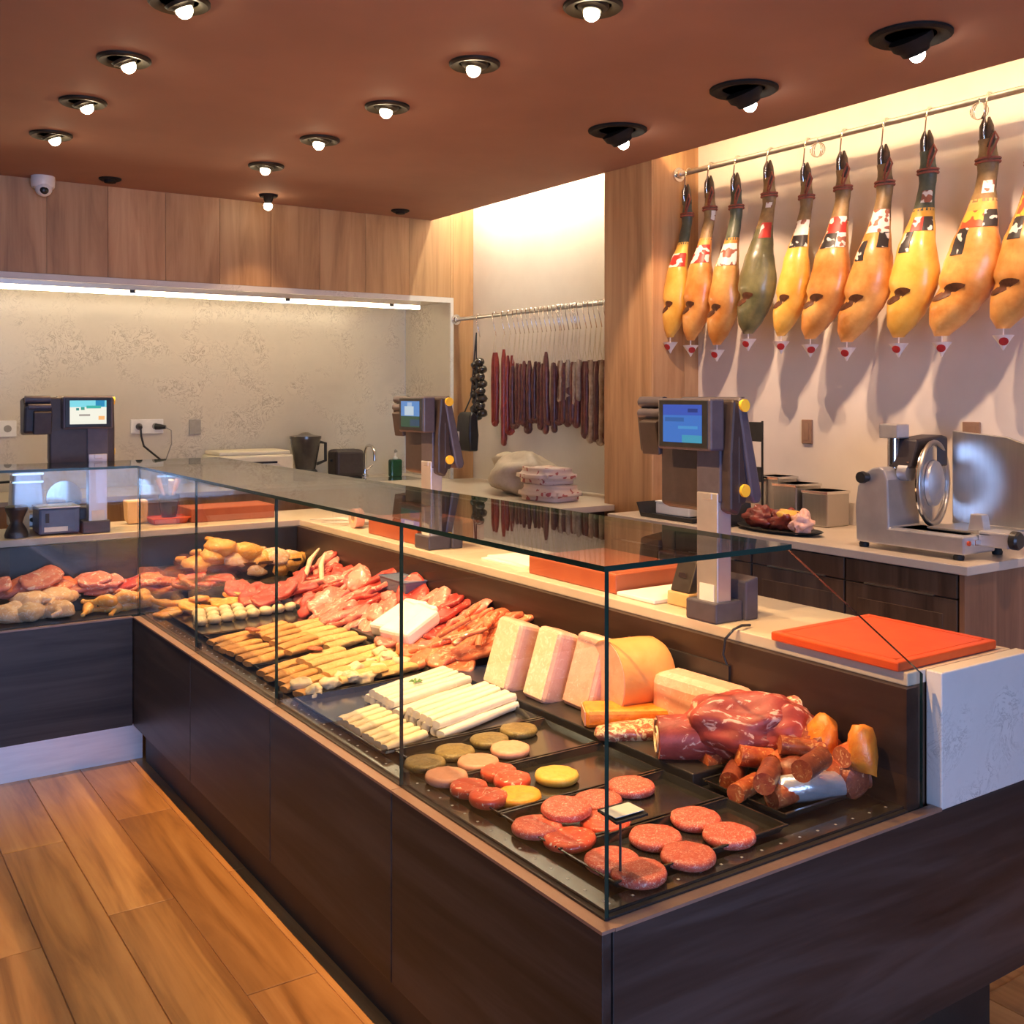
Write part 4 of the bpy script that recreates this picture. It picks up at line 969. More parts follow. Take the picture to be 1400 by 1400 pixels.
ov.loft([[(math.cos(a) * r * 0.085, math.sin(a) * r * 0.20, z) for a in a_[:-1]] for r, z in ((0.80, 0.0), (1.0, 0.012), (1.04, 0.017), (0.98, 0.015), (0.78, 0.005))])
one(ov, 'oval_plate', 'black_plastic', 'black oval plate carrying cured ham pieces', 'plate', (3.19, 2.85, BCZ + 0.0005), (0, 0, 0), smooth=40)

# ------------------------------------------------------------------ rails
HX = 3.475
HZ = 2.545
def rail(name, label, x, z, y0, y1, flange_at):
    t = thing(name, label, 'rail', (x, (y0 + y1) / 2, z))
    MB().tube([(x, y0, z), (x, y1, z)], 0.0125, 14).obj('bar', 'brushed_steel', t, smooth=60)
    for yy, s in flange_at:
        MB().tube([(x, yy, z), (x, yy - s * 0.012, z), (x, yy - s * 0.014, z), (x, yy - s * 0.034, z)], [0.034, 0.034, 0.022, 0.020], 18).obj('flange', 'bright_steel', t, smooth=35)
    return t
rail('hanging_rail', 'steel rail carrying the row of whole hams', HX, HZ, 0.2, PY0 - 0.001, ((PY0 - 0.0005, 1),))
rail('hanging_rail', 'steel rail carrying the dried sausages', HX, 1.973, PY1 + 0.001, BY - 0.001, ((BY - 0.0005, 1), (PY1 + 0.0005, -1)))

# ------------------------------------------------------------------ whole hams
S = [0, .05, .10, .15, .20, .27, .34, .42, .50, .60, .68, .76, .82, .88, .94, 1.0]
RW = [.012, .030, .034, .031, .040, .036, .040, .050, .066, .087, .100, .106, .100, .086, .066, .026]
SH = [.012, .008, .002, 0, 0, 0, 0, 0, .002, .008, .017, .031, .046, .065, .086, .104]
def lerp(tab, s):
    for a in range(len(S) - 1):
        if s <= S[a + 1]:
            f = (s - S[a]) / (S[a + 1] - S[a]); f = f * f * (3 - 2 * f) * 0.5 + f * 0.5
            return tab[a] + (tab[a + 1] - tab[a]) * f
    return tab[-1]
def ham(y, ztop, zbot, fat, skin, shank, bands, label, seed, cups=True, lean=1.0):
    L = ztop - zbot; k = L / 0.86
    t = thing('cured_ham', label, 'ham', (HX, y, zbot), group='whole hams on the steel rail')
    rr = random.Random(seed)
    def pt(s, a, off=0.0):
        r = lerp(RW, s) * k * (fat if s > 0.36 else (0.5 + 0.5 * fat)) + off
        w = 1 + 0.09 * noise.noise(Vector((math.cos(a) * 1.6, math.sin(a) * 1.6, s * 7 + seed * 3.7))) * (1 if s > 0.3 else 0.4)
        # hollow of the cut below the bulge
        da = a - math.radians(150)
        g = max(0.0, 1 - abs(s - 0.80 - 0.02 * da) / 0.06) ** 1.5 * max(0.0, math.cos(da * 1.1)) if abs(da) < 1.42 else 0.0
        w *= 1 - 0.30 * g
        fx = -0.058 * max(0.0, min(1.0, (s - 0.25) / 0.3))
        return Vector((HX - 0.006 + fx + math.cos(a) * r * 0.74 * w, y + lerp(SH, s) * k * lean + math.sin(a) * r * w, ztop - s * L))
    def skinpart(name, s0, s1, n, mat, parent=t, off=0.0, seg=20):
        rings = [[pt(s0 + (s1 - s0) * i / n, 2 * PI * j / seg, off) for j in range(seg)] for i in range(n + 1)]
        return MB().loft(rings).obj(name, mat, parent, smooth=70)
    # cloven trotter: two horny toes and a dewclaw
    e0 = pt(0.13, 0); c0 = Vector((HX - 0.006, y + lerp(SH, 0.12) * k * lean, ztop - 0.12 * L))
    for sd in (-1, 1):
        hoof = MB().tube([c0 + Vector((0, sd * 0.010, -0.01)) * k, c0 + Vector((-0.004, sd * 0.013, 0.035)) * k, c0 + Vector((-0.006, sd * 0.014, 0.065)) * k, c0 + Vector((-0.004, sd * 0.010, 0.10)) * k],
                         [0.020 * k, 0.017 * k, 0.015 * k, 0.005 * k], 10).obj('hoof', 'hoof_horn', t, smooth=60)
    MB().tube([c0 + Vector((-0.014, -0.016, -0.02)) * k, c0 + Vector((-0.020, -0.034, 0.008)) * k, c0 + Vector((-0.020, -0.040, 0.03)) * k], [0.012 * k, 0.011 * k, 0.005 * k], 8).obj('dewclaw', 'hoof_horn', t, smooth=60)
    skinpart('shank', 0.105, 0.40, 10, shank, seg=16)
    body = skinpart('body', 0.385, 1.0, 22, skin)
    def patch(name, s0, s1, a0, a1, mat, parent, lens=False, off=0.002):
        na, ns = 10, 5
        vs = []; fs = []
        for layer, o_ in enumerate((off, off - 0.006)):
            for i in range(ns + 1):
                for j in range(na + 1):
                    u = j / na; v = i / ns
                    a = math.radians(a0 + (a1 - a0) * u)
                    s = s0 + (s1 - s0) * v
                    if lens:
                        wv = math.sin(PI * (0.06 + 0.88 * u))
                        s = (s0 + s1) / 2 + (v - 0.5) * (s1 - s0) * wv + 0.02 * math.cos(u * PI)
                    vs.append(pt(s, a, o_))
        n1 = (ns + 1) * (na + 1)
        for i in range(ns):
            for j in range(na):
                q = i * (na + 1) + j
                fs.append((q, q + 1, q + na + 2, q + na + 1))
                fs.append((n1 + q + na + 1, n1 + q + na + 2, n1 + q + 1, n1 + q))
        for j in range(na):
            fs.append((j, n1 + j, n1 + j + 1, j + 1)); q = ns * (na + 1) + j
            fs.append((q, q + 1, n1 + q + 1, n1 + q))
        for i in range(ns):
            q = i * (na + 1); fs.append((q, q + na + 1, n1 + q + na + 1, n1 + q)); q += na
            fs.append((q, n1 + q, n1 + q + na + 1, q + na + 1))
        return MB().add(vs, fs).obj(name, mat, parent, smooth=60)
    patch('cut_face', 0.775, 0.835, 118, 205, 'cured_cut', body, True)
    for (s0, s1, a0, a1, mat) in bands: patch('paper_label', s0, s1, a0, a1, mat, t, off=0.0025)
    # cord round the ankle with a loose loop, and the steel hook over the rail
    rp = MB()
    for q in (0.195, 0.21):
        rp.tube([pt(q, 2 * PI * j / 16, 0.004) for j in range(17)], 0.0045, 6)
    c = pt(0.2, 3.6, 0.004)
    rp.tube([c, c + Vector((-0.02, -0.03, 0.02)), c + Vector((-0.02, -0.05, 0.06)), c + Vector((-0.015, -0.035, 0.085)), c + Vector((-0.012, -0.015, 0.05)), c + Vector((-0.005, 0, 0.01))], 0.004, 6)
    rp.obj('cord', 'rope_red', t, smooth=60)
    top = pt(0.10, 0, 0.0); top = Vector((HX - 0.024, y + 0.002, ztop - 0.10 * L))
    hk = [top + Vector((0.0, 0, -0.01)), top + Vector((-0.006, 0, 0.015)), Vector((HX - 0.022, y - 0.006, HZ - 0.008))]
    hk += [Vector((HX + 0.019 * math.cos(a), y - 0.006, HZ + 0.019 * math.sin(a))) for a in [PI * (1 - i / 6) for i in range(7)]]
    MB().tube(hk, 0.003, 6).obj('hook', 'bright_steel', t, smooth=60)
    if cups:
        b = pt(1.0, 0); b = Vector((HX - 0.064, y + SH[-1] * k * lean, zbot - 0.0))
        cu = MB().lathe([(0.002, -0.075), (0.010, -0.06), (0.034, -0.025), (0.036, -0.023), (0.030, -0.027), (0.006, -0.055)], 16, b)
        cu = cu.obj('drip_cup', 'cup_white', t, smooth=40)
        MB().tube([b + Vector((0, 0, 0.012)), b + Vector((0, 0, -0.05))], 0.0028, 6).obj('cup_pin', 'cup_white', cu)
        da = math.radians(-150 + rr.uniform(-35, 35)); dv = Vector((math.cos(da), math.sin(da), -0.55)).normalized()
        st = MB().lathe([(0.0155, 0), (0.0155, 0.003), (0.001, 0.004)], 14).xf(Matrix.Translation(b + Vector((math.cos(da) * 0.019, math.sin(da) * 0.019, -0.044))) @ dv.to_track_quat('Z', 'Y').to_matrix().to_4x4())
        st.obj('sticker', 'cup_red', cu, smooth=40)
    return t
A0, A1 = 150, 262      # arc of a ham seen from the shop
W_ = lambda s0, s1, m, a0=A0, a1=A1: (s0, s1, a0, a1, m)
HAMS = [
 # px of the hoof, hoof top, px and bottom of the ham, fatness, materials, labels
 (941, 252, 930, 462, 0.80, 'ham_yellow', 'shank_green', [W_(.46, .55, 'print_red')], 'small yellow ham with a red label hanging at the pilaster end of the rail'),
 (972, 240, 958, 466, 0.84, 'ham_orange', 'shank_skin', [W_(.43, .54, 'print_red'), W_(.22, .28, 'print_white', 230, 280)], 'orange ham with a red band and a loose white tag, second from the pilaster'),
 (1008, 236, 994, 472, 0.86, 'ham_orange', 'shank_green', [W_(.42, .55, 'print_white')], 'brown-orange ham with a green shank and a white label'),
 (1053, 219, 1037, 457, 0.98, 'ham_green', 'shank_skin', [W_(.37, .46, 'print_red', 190, 262), W_(.25, .28, 'print_white', 190, 240)], 'dark green-skinned ham with a small red label'),
 (1104, 222, 1082, 460, 0.86, 'ham_yellow', 'shank_skin', [W_(.34, .43, 'print_white'), W_(.43, .50, 'print_black')], 'yellow ham with white and black labels hanging next to the green-skinned ham'),
 (1154, 206, 1122, 464, 1.02, 'ham_orange', 'shank_skin', [W_(.36, .45, 'print_red'), W_(.45, .53, 'print_black', 150, 215), W_(.45, .53, 'print_white', 215, 262)], 'orange ham with a red collar above a black and white label'),
 (1211, 197, 1172, 468, 1.04, 'ham_orange', 'shank_skin', [W_(.34, .46, 'print_white'), W_(.46, .54, 'print_black', 215, 262), W_(.50, .60, 'print_black', 150, 178)], 'orange ham with a tall white collar label'),
 (1270, 178, 1243, 462, 1.00, 'ham_yellow', 'shank_green', [W_(.30, .36, 'print_white', 185, 250), W_(.43, .50, 'print_red', 170, 215), W_(.43, .50, 'print_black', 215, 262), W_(.50, .60, 'print_black', 150, 185)], 'yellow ham with a dark green collar and dangling red tag'),
 (1352, 160, 1302, 460, 1.18, 'ham_orange', 'shank_skin', [W_(.30, .36, 'print_white', 190, 250), W_(.44, .52, 'print_gold', 150, 215), W_(.44, .52, 'print_black', 215, 262), W_(.52, .64, 'print_black', 150, 180)], 'largest golden ham with a gold band and its hoof pointing up'),
 (1418, 165, 1386, 450, 1.08, 'ham_orange', 'shank_skin', [W_(.34, .47, 'print_gold'), W_(.47, .58, 'print_black', 150, 190)], 'plump orange ham with a gold collar beside the largest ham'),
]
for i, (hp, ht, bp, bb, fat, skin, shank, bands, lab) in enumerate(HAMS):
    top = on_x(hp, ht, HX); bot = on_x(bp, bb, HX)
    # the lower end swings along the rail by the distance between hoof and tip
    lean = (bot.y - top.y) / (SH[-1] * (top.z - bot.z) / 0.86)
    ham(top.y, top.z, bot.z, fat, skin, shank, bands, lab, i + 1, lean=max(0.4, min(lean, 1.6)))
for i, yy in enumerate((1.62, 1.40)):
    ham(yy, 2.50, 1.72, 1.05, 'ham_orange', 'shank_skin', [W_(.36, .46, 'print_red')], 'orange ham with a red collar beyond the gold banded hams', 20 + i)

# two spare whisk-like wire loops on the ham rail
for k, px in enumerate((1122, 1343)):
    p = on_x(px, 205 if k == 0 else 150, HX)
    t = thing('wire_loop', ('wire loop hanging from the ham rail next to the red collared ham' if k == 0 else 'wire loop hanging from the ham rail above the largest ham'), 'hook', (HX, p.y, HZ))
    for s_ in (-0.6, 0.0, 0.6):
        MB().tube([(HX - 0.018, p.y, HZ + 0.002)] + [(HX - 0.018 + 0.020 * math.sin(a) * s_, p.y + 0.028 * math.sin(a), HZ - 0.045 + 0.03 * math.cos(a)) for a in [2 * PI * q / 14 for q in range(15)]], 0.0022, 6).obj('wire', 'bright_steel', t, smooth=60)

# ------------------------------------------------------------------ dried sausages in the bay
SZ = 1.973
def hanger(y, ztop, t):
    h = [Vector((HX - 0.019 * math.cos(a) * -1, y, SZ + 0.019 * math.sin(a))) for a in [PI * i / 6 for i in range(7)]]
    h += [Vector((HX - 0.02, y - 0.005, SZ - 0.03)), Vector((HX - 0.012, y - 0.02, SZ - 0.10)), Vector((HX, y - 0.012, SZ - 0.125))]
    MB().tube(h, 0.0028, 6).obj('hook', 'bright_steel', t, smooth=60)
    MB().tube([(HX - 0.004, y - 0.012, SZ - 0.115), (HX - 0.003, y - 0.002, ztop + 0.06), (HX - 0.003, y - 0.018, ztop)], 0.0022, 5).tube([(HX - 0.004, y - 0.012, SZ - 0.115), (HX - 0.003, y + 0.01, ztop + 0.06), (HX - 0.003, y + 0.018, ztop)], 0.0022, 5).obj('twine', 'twine', t, smooth=60)
def sausage(y, ztop, zbot, w, r, mat, label, group, seed, turn=0.0, uneven=0.0):
    """a horseshoe sausage hanging by both ends"""
    t = thing('dried_sausage', label, 'sausage', (HX, y, zbot), group=group)
    rr = random.Random(seed); pts = []; rs = []
    n = 10
    for side in (-1, 1):
        part = []
        zt = ztop - (uneven if side > 0 else 0)
        for i in range(n + 1):
            f = i / n
            z = zt + (zbot + w - zt) * f
            part.append((side * w * (0.75 + 0.25 * math.sin(f * PI)), z, r * (0.45 if i == 0 else (0.85 if i == 1 else 1.0))))
        if side < 0: left = part
        else: right = part
    arc = [(-w * math.cos(a), zbot + w - w * math.sin(a) + 0.0, r) for a in [PI * k / 6 for k in range(1, 6)]]
    seq = left + arc + right[::-1]
    ct, st = math.cos(turn), math.sin(turn)
    for (u, z, rad) in seq:
        j = rr.uniform(-0.003, 0.003)
        pts.append((HX + u * st * 0.8 + j, y + u * ct + j, z)); rs.append(rad * rr.uniform(0.93, 1.07))
    MB().tube(pts, rs, 10).obj('casing', mat, t, smooth=70)
    hanger(y, ztop, t)
    return t
def ypx(px): return on_x(px, 520, HX).y
def zpx(px, py): return on_x(px, py, HX).z
# string of glossy black puddings and the black carrier bag
t = thing('black_pudding_string', 'plaited string of small glossy black puddings above the black bag', 'sausage', (HX, ypx(655), zpx(655, 565)))
for r_ in range(8):
    for c_ in range(2):
        z_ = zpx(655, 495) - r_ * 0.045 - c_ * 0.02; off = (-0.028 if c_ == 0 else 0.028) * (0.6 + 0.4 * min(r_, 3) / 3)
        MB().ell((HX - 0.01 + (r_ % 2) * 0.015, ypx(655) + off, z_), (0.034, 0.036, 0.027), 12, 8, 0.15, 2.0, r_ + c_ * 3.3).obj('link', 'pudding_black', t, smooth=80)
hanger(ypx(655), zpx(655, 490), t)
bg = thing('black_bag', 'black carrier bag hanging below the black puddings', 'bag', (HX - 0.03, ypx(655), zpx(655, 615)))
z0, z1, y_ = zpx(655, 616), zpx(655, 563), ypx(655)
m = MB()
m.loft([[(HX - 0.085 + dx * w, y_ + dy * h_, z) for dx, dy in ((-1, -1), (1, -1), (1, 1), (-1, 1))] for z, w, h_ in ((z0, 0.03, 0.078), (z0 + 0.10, 0.036, 0.080), (z1 - 0.03, 0.03, 0.074), (z1, 0.012, 0.066))])
m.obj('body', 'black_plastic', bg, bevel=0.01, smooth=40)
MB().tube([(HX - 0.085, y_ - 0.04, z1 - 0.01), (HX - 0.04, y_ - 0.03, z1 + 0.09), (HX - 0.02, y_, SZ - 0.10), (HX - 0.04, y_ + 0.03, z1 + 0.09), (HX - 0.085, y_ + 0.04, z1 - 0.01)], 0.005, 6).obj('handle', 'black_plastic', bg, smooth=60)
MB().box(HX - 0.123, y_ + 0.035, z0 + 0.05, HX - 0.121, y_ + 0.06, z0 + 0.12).obj('sticker', 'white_plastic', bg)
sausage(ypx(677), zpx(677, 482), zpx(677, 580), 0.030, 0.0165, 'sausage_red', 'long red chorizo horseshoe hanging next to the black bag', 'red chorizos in the bay', 1, 0.3)
sausage(ypx(689), zpx(689, 478), zpx(689, 606), 0.024, 0.0175, 'sausage_red', 'longest red chorizo hanging lower than its neighbours', 'red chorizos in the bay', 2, 0.8, 0.02)
sausage(ypx(697), zpx(697, 486), zpx(697, 592), 0.022, 0.0165, 'sausage_red', 'red chorizo horseshoe between the longest one and the maroon sausages', 'red chorizos in the bay', 3, -0.4)
k = 0
for px in range(704, 790, 6):
    top = 497 + RNG.uniform(-4, 4); bot = 584 + RNG.uniform(-9, 6)
    if 745 <= px <= 750: top -= 14
    sausage(ypx(px), zpx(px, top), zpx(px, bot), 0.024 + RNG.uniform(-0.003, 0.005), 0.0175, 'sausage_maroon', ORD[k] + ' dark maroon sausage from the red chorizos in the dense bunch', 'maroon sausages in the bay', 40 + k, RNG.uniform(-0.9, 0.9), RNG.uniform(0, 0.03)); k += 1
for k, (px, top, bot) in enumerate(((766, 493, 548), (776, 492, 545), (786, 495, 552), (792, 492, 546))):
    p = sausage(ypx(px), zpx(px, top), zpx(px, bot), 0.036, 0.014, 'sausage_mould', ORD[k] + ' short pale sausage loop from the maroon bunch', 'short pale sausage loops', 80 + k, 0.5 + 0.15 * k)
for k, (px, top, bot) in enumerate(((800, 494, 596), (807, 492, 602), (814, 494, 600), (821, 492, 606), (828, 492, 603), (835, 494, 600))):
    sausage(ypx(px), zpx(px, top), zpx(px, bot), 0.026, 0.0175, 'sausage_mould' if k % 2 else 'sausage_maroon', ORD[5 - k] + ' long dusty sausage horseshoe counted from the pilaster', 'long pale sausages by the pilaster', 90 + k, 0.4)
# wrapped goods on the bay counter
p = on_z(735, 692, BCZ)
m = MB().ell((0, 0, 0.10), (0.17, 0.24, 0.115), 26, 16, 0.35, 1.9, 4.2, flat=-0.1)
m.ell((0.02, 0.20, 0.16), (0.06, 0.11, 0.05), 16, 10, 0.3, 2.0, 1.2)
one(m, 'wrapped_ham', 'kraft_wrap', 'large crumpled tan paper parcel on the bay counter', 'parcel', (3.26, 4.72, BCZ + 0.001), smooth=60)
for k, (z_, dy) in enumerate(((0.0, 0.0), (0.085, 0.03))):
    m = MB().box(-0.11, -0.15, 0, 0.11, 0.15, 0.08)
    bm = bmesh.new()
    me = m.mesh('spotted_bag', 'spotted_bag'); bm.from_mesh(me); bmesh.ops.bevel(bm, geom=bm.edges[:], offset=0.03, segments=3, affect='EDGES')
    bmesh.ops.subdivide_edges(bm, edges=bm.edges[:], cuts=2, use_grid_fill=True)
    for v in bm.verts: v.co += Vector((noise.noise(v.co * 14), noise.noise(v.co * 14 + Vector((5, 1, 2))), noise.noise(v.co * 14 + Vector((1, 7, 2))))) * 0.012 * (1 if v.co.z > 0.004 else 0.2)
    bm.to_mesh(me); bm.free()
    for q in me.polygons: q.use_smooth = True
    one(None, 'spotted_bag', None, ('lower' if k == 0 else 'upper') + ' white bag with red spots in the pair on the bay counter', 'bag', (3.16, 4.34 + dy, BCZ + 0.002 + z_), (0, 0, 0.1 - 0.2 * k), mesh=me)

# ------------------------------------------------------------------ meat shapes (meshes shared between alike pieces)
def patty_mesh(name, mat, r, h, seed):
    m = MB(); n = 26; rings = []
    for fr, z in ((0.05, 0), (0.90, 0), (0.99, h * 0.25), (1.0, h * 0.6), (0.94, h * 0.92), (0.80, h), (0.5, h * 1.02), (0.2, h * 1.0), (0.02, h * 1.0)):
        ring = []
        for k in range(n):
            a = 2 * PI * k / n
            w = 1 + 0.035 * noise.noise(Vector((math.cos(a) * 1.7 + seed * 3, math.sin(a) * 1.7, seed)))
            zz = z + (0.0022 * noise.noise(Vector((math.cos(a) * fr * 5, math.sin(a) * fr * 5, seed * 2))) if z > 0 else 0)
            ring.append((math.cos(a) * r * fr * w, math.sin(a) * r * fr * w, zz))
        rings.append(ring)
    return m.loft(rings).mesh(name, mat, 70)
def steak_mesh(name, mat, lx, ly, th, seed, bend=0.0, curl=0.0):
    n = 22; rings = []
    def P(fr, a, z):
        w = 1 + 0.20 * noise.noise(Vector((math.cos(a) * 1.3 + seed * 5.3, math.sin(a) * 1.3, seed * 1.1))) + 0.08 * noise.noise(Vector((math.cos(a) * 3.5, math.sin(a) * 3.5, seed * 2.1)))
        x, y = math.cos(a) * lx * fr * w, math.sin(a) * ly * fr * w
        zz = z + bend * (x / lx) ** 2 * lx + curl * noise.noise(Vector((x * 22, y * 22, seed * 3.3))) * 0.02
        return (x, y, zz)
    for fr, z in ((0.02, 0), (0.5, 0), (0.92, 0), (1.0, th * 0.45), (0.96, th * 0.85), (0.84, th), (0.5, th * 1.02), (0.02, th)):
        rings.append([P(fr, 2 * PI * k / n, z) for k in range(n)])
    return MB().loft(rings).mesh(name, mat, 70)
def stick_mesh(name, mat, L, w, h, seed, seg=12, n=10, taper=0.75):
    rings = []
    for i in range(n + 1):
        f = i / n; e = math.sin(PI * (0.10 + 0.80 * f)) ** 0.35
        cy = 0.004 * noise.noise(Vector((f * 3, seed * 2.2, 0)))
        ring = []
        for k in range(seg):
            a = 2 * PI * k / seg
            ca, sa = math.cos(a), math.sin(a)
            q = 1 + 0.22 * noise.noise(Vector((ca * 1.4, sa * 1.4, f * 5 + seed * 4.1)))
            x_ = (abs(ca) ** 0.75) * math.copysign(1, ca); z_ = (abs(sa) ** 0.75) * math.copysign(1, sa)
            ring.append(((f - 0.5) * L, cy + x_ * w / 2 * q * (taper + (1 - taper) * e), h / 2 + z_ * h / 2 * q * (taper + (1 - taper) * e)))
        rings.append(ring)
    return MB().loft(rings).mesh(name, mat, 65)
def lump_mesh(name, mat, rx, ry, rz, seed, wob=0.35, ws=1.6, nu=18, nv=12):
    return MB().ell((0, 0, rz * 0.8), (rx, ry, rz), nu, nv, wob, ws, seed, flat=-rz * 0.8).mesh(name, mat, 75)
def drumstick_mesh(name, mat, seed, k=1.0):
    m = MB()
    m.tube([(-0.06 * k, 0, 0.012), (-0.045 * k, 0, 0.012), (-0.02 * k, 0.002, 0.015), (0.0, 0.004, 0.022), (0.03 * k, 0.006, 0.027), (0.055 * k, 0.004, 0.025), (0.068 * k, 0.002, 0.022)],
           [0.007 * k, 0.008 * k, 0.011 * k, 0.019 * k, 0.026 * k, 0.021 * k, 0.006 * k], 14)
    m.ell((-0.062 * k, 0, 0.012), (0.009 * k, 0.010 * k, 0.009 * k), 8, 6)
    return m.jitter(0.003, 40, seed).mesh(name, mat, 70)
def chicken_mesh(name, mat, seed, k=1.0):
    """a flattened half chicken: breast, thigh and wing in one skin"""
    m = MB()
    m.ell((0, 0, 0.038), (0.085 * k, 0.065 * k, 0.045 * k), 20, 13, 0.25, 1.8, seed, flat=-0.036)
    m.ell((0.075 * k, 0.03 * k, 0.03), (0.055 * k, 0.035 * k, 0.03 * k), 14, 9, 0.25, 1.7, seed + 2, flat=-0.028)
    m.tube([(0.085 * k, 0.05 * k, 0.03), (0.12 * k, 0.07 * k, 0.026), (0.15 * k, 0.065 * k, 0.022)], [0.022 * k, 0.014 * k, 0.009 * k], 10)
    m.tube([(-0.05 * k, 0.05 * k, 0.05), (-0.085 * k, 0.075 * k, 0.045), (-0.06 * k, 0.10 * k, 0.035)], [0.018 * k, 0.014 * k, 0.010 * k], 10)
    return m.mesh(name, mat, 75)
def sausage_piece_mesh(name, mats, L, r, seed, bend=0.25):
    n = 8; pts = []; rs = []
    for i in range(n + 1):
        f = i / n; a = (f - 0.5) * 2 * bend
        pts.append(((f - 0.5) * L, math.cos(a) * L * bend * 0.5 - L * bend * 0.5, r)); rs.append(r * (1 + 0.05 * noise.noise(Vector((f * 6, seed * 3.0, 0)))))
    m = MB().tube(pts, rs, 14)
    m.mi[-1] = 1; m.mi[-2] = 1
    return m.mesh(name, mats, 50)
def put(mesh, name, label, cat, loc, rot=(0, 0, 0), group=None, scale_=None):
    o = bpy.data.objects.new(name, mesh); COL.objects.link(o)
    o.location = loc; o.rotation_euler = rot
    if scale_: o.scale = (scale_,) * 3
    return tag(o, label, cat, group)
U = RNG.uniform

# ------------------------------------------------------------------ trays on the deck
TZ = DECK + 0.0065
def tray(x0, y0, x1, y1, label, z=DECK + 0.0062, name='display_tray', h=0.016):
    t = thing(name, label, 'tray', ((x0 + x1) / 2, (y0 + y1) / 2, z))
    w, d = (x1 - x0) / 2, (y1 - y0) / 2
    m = MB()
    R_ = lambda ww, dd, zz: [(-ww, -dd, zz), (ww, -dd, zz), (ww, dd, zz), (-ww, dd, zz)]
    m.loft([R_(w - 0.012, d - 0.012, 0), R_(w - 0.004, d - 0.004, h), R_(w, d, h), R_(w, d, h - 0.002), R_(w - 0.006, d - 0.006, h - 0.004)], cap=False)
    m.add(R_(w - 0.012, d - 0.012, 0) + R_(w - 0.012, d - 0.012, 0.002), [(3, 2, 1, 0), (4, 5, 6, 7)])
    m.obj('pan', 'tray_black', t, smooth=30, local=True)
    MB().box(-w, -d, h, w, -d + 0.005, h + 0.0015).box(-w, d - 0.005, h, w, d, h + 0.0015).obj('rim', 'tray_rim', t, local=True)
    return t
tray(1.21, 1.462, 1.665, 1.635, 'black tray of coarse burgers along the end glass')
tray(1.21, 1.642, 1.665, 1.838, 'black tray of burgers next to the yellow patties')
tray(1.21, 1.845, 1.665, 2.070, 'black tray with yellow and tomato red patties')
tray(1.21, 2.077, 1.665, 2.312, 'black tray with green and pink patties')
tray(1.18, 2.32, 1.665, 2.875, 'black tray under the white poultry rolls')
tray(1.21, 2.885, 1.665, 3.28, 'black tray under the crumbed fillets beside the white rolls')
tray(1.21, 3.29, 1.665, 3.80, 'black tray under the crumbed fillets near the case corner')
tray(1.21, 3.81, 1.672, 4.38, 'black tray of croquettes at the case corner')
tray(1.70, 1.50, 1.965, 1.745, 'black tray below the chorizo pieces', name='display_tray')
STEP = DECK + 0.0355

# ------------------------------------------------------------------ burgers and patties
BR = [patty_mesh('burger', 'burger', 0.053, 0.019, s) for s in (1, 2, 3)]
burg = [(863, 1072, 0), (951, 1116, 0), (896, 1141, 0), (997, 1138, 0), (943, 1167, 0), (837, 1173, 0), (886, 1196, 1)]
for i, (px, py, lv) in enumerate(burg):
    p = on_z(px, py, TZ + 0.019)
    lab = 'coarse red burger alone at the back of its tray' if i == 0 else 'coarse red burger in the loose cluster along the end glass'
    put(BR[i % 3], 'burger', lab, 'burger', (p.x, max(p.y, 1.475), TZ + 0.003), (0, 0, U(0, 6)), 'coarse burgers by the end glass' if i else None)
BC = [patty_mesh('burger', m_, 0.053, 0.018, s) for m_, s in (('burger', 4), ('burger_chunky', 5))]
for px, py, lv, c, lab in ((734, 1126, 0, 0, 'red burger lying half under another in the burger tray'), (774, 1101, 1, 0, 'red burger lying on top of two others'), (779, 1143, 0, 1, 'red burger with white chunks in the burger tray'),
                      (817, 1091, 0, 0, 'red burger at the rear of the overlapping pile'), (828, 1120, 0, 1, 'white flecked burger behind the price holder')):
    z = TZ + 0.003 + lv * 0.019
    p = on_z(px, py, z + 0.016)
    put(BC[c], 'burger', lab, 'burger', (p.x, p.y, z), (U(-.05, .05), U(-.05, .05), U(0, 6)))
for px, py, m_, lab in ((761, 1058, 'patty_yellow', 'yellow patty lying apart at the middle of its tray'), (709, 1086, 'patty_orange', 'bright orange patty in front of the tomato patties')):
    p = on_z(px, py, TZ + 0.018); put(patty_mesh('patty', m_, 0.051, 0.02, 7), 'patty', lab, 'patty', (p.x, p.y, TZ + 0.003), (0, 0, U(0, 6)))
TM = patty_mesh('patty', 'burger_chunky', 0.043, 0.022, 9)
for i, (px, py) in enumerate(((641, 1074), (668, 1090), (682, 1053), (700, 1066))):
    p = on_z(px, py, TZ + 0.02); put(TM, 'patty', 'tomato red patty with white cheese cubes', 'patty', (p.x, p.y, TZ + 0.003 + (0.004 if i % 2 else 0)), (0, 0, U(0, 6)), 'tomato red patties')
PK = patty_mesh('patty', 'patty_pink', 0.050, 0.019, 11)
for k, (px, py) in enumerate(((610, 1059), (654, 1040), (698, 1022))):
    p = on_z(px, py, TZ + 0.018); put(PK, 'patty', ORD[k] + ' smooth pink patty from the front glass', 'patty', (p.x, p.y, TZ + 0.003), (0, 0, U(0, 6)), 'pink patties')
GN = patty_mesh('patty', 'patty_green', 0.050, 0.017, 13)
for k, (px, py) in enumerate(((581, 1041), (622, 1026), (669, 1010), (709, 996))):
    p = on_z(px, py, TZ + 0.016); put(GN, 'patty', ORD[k] + ' olive green herb patty from the front glass', 'patty', (p.x, p.y, TZ + 0.003), (0, 0, U(0, 6)), 'green herb patties')
ph = thing('price_holder', 'small black price holder on a thin post among the burgers', 'price holder', on_z(848, 1205, TZ + 0.0025))
MB().box(-0.012, -0.012, 0, 0.012, 0.012, 0.004).obj('foot', 'black_plastic', ph, local=True)
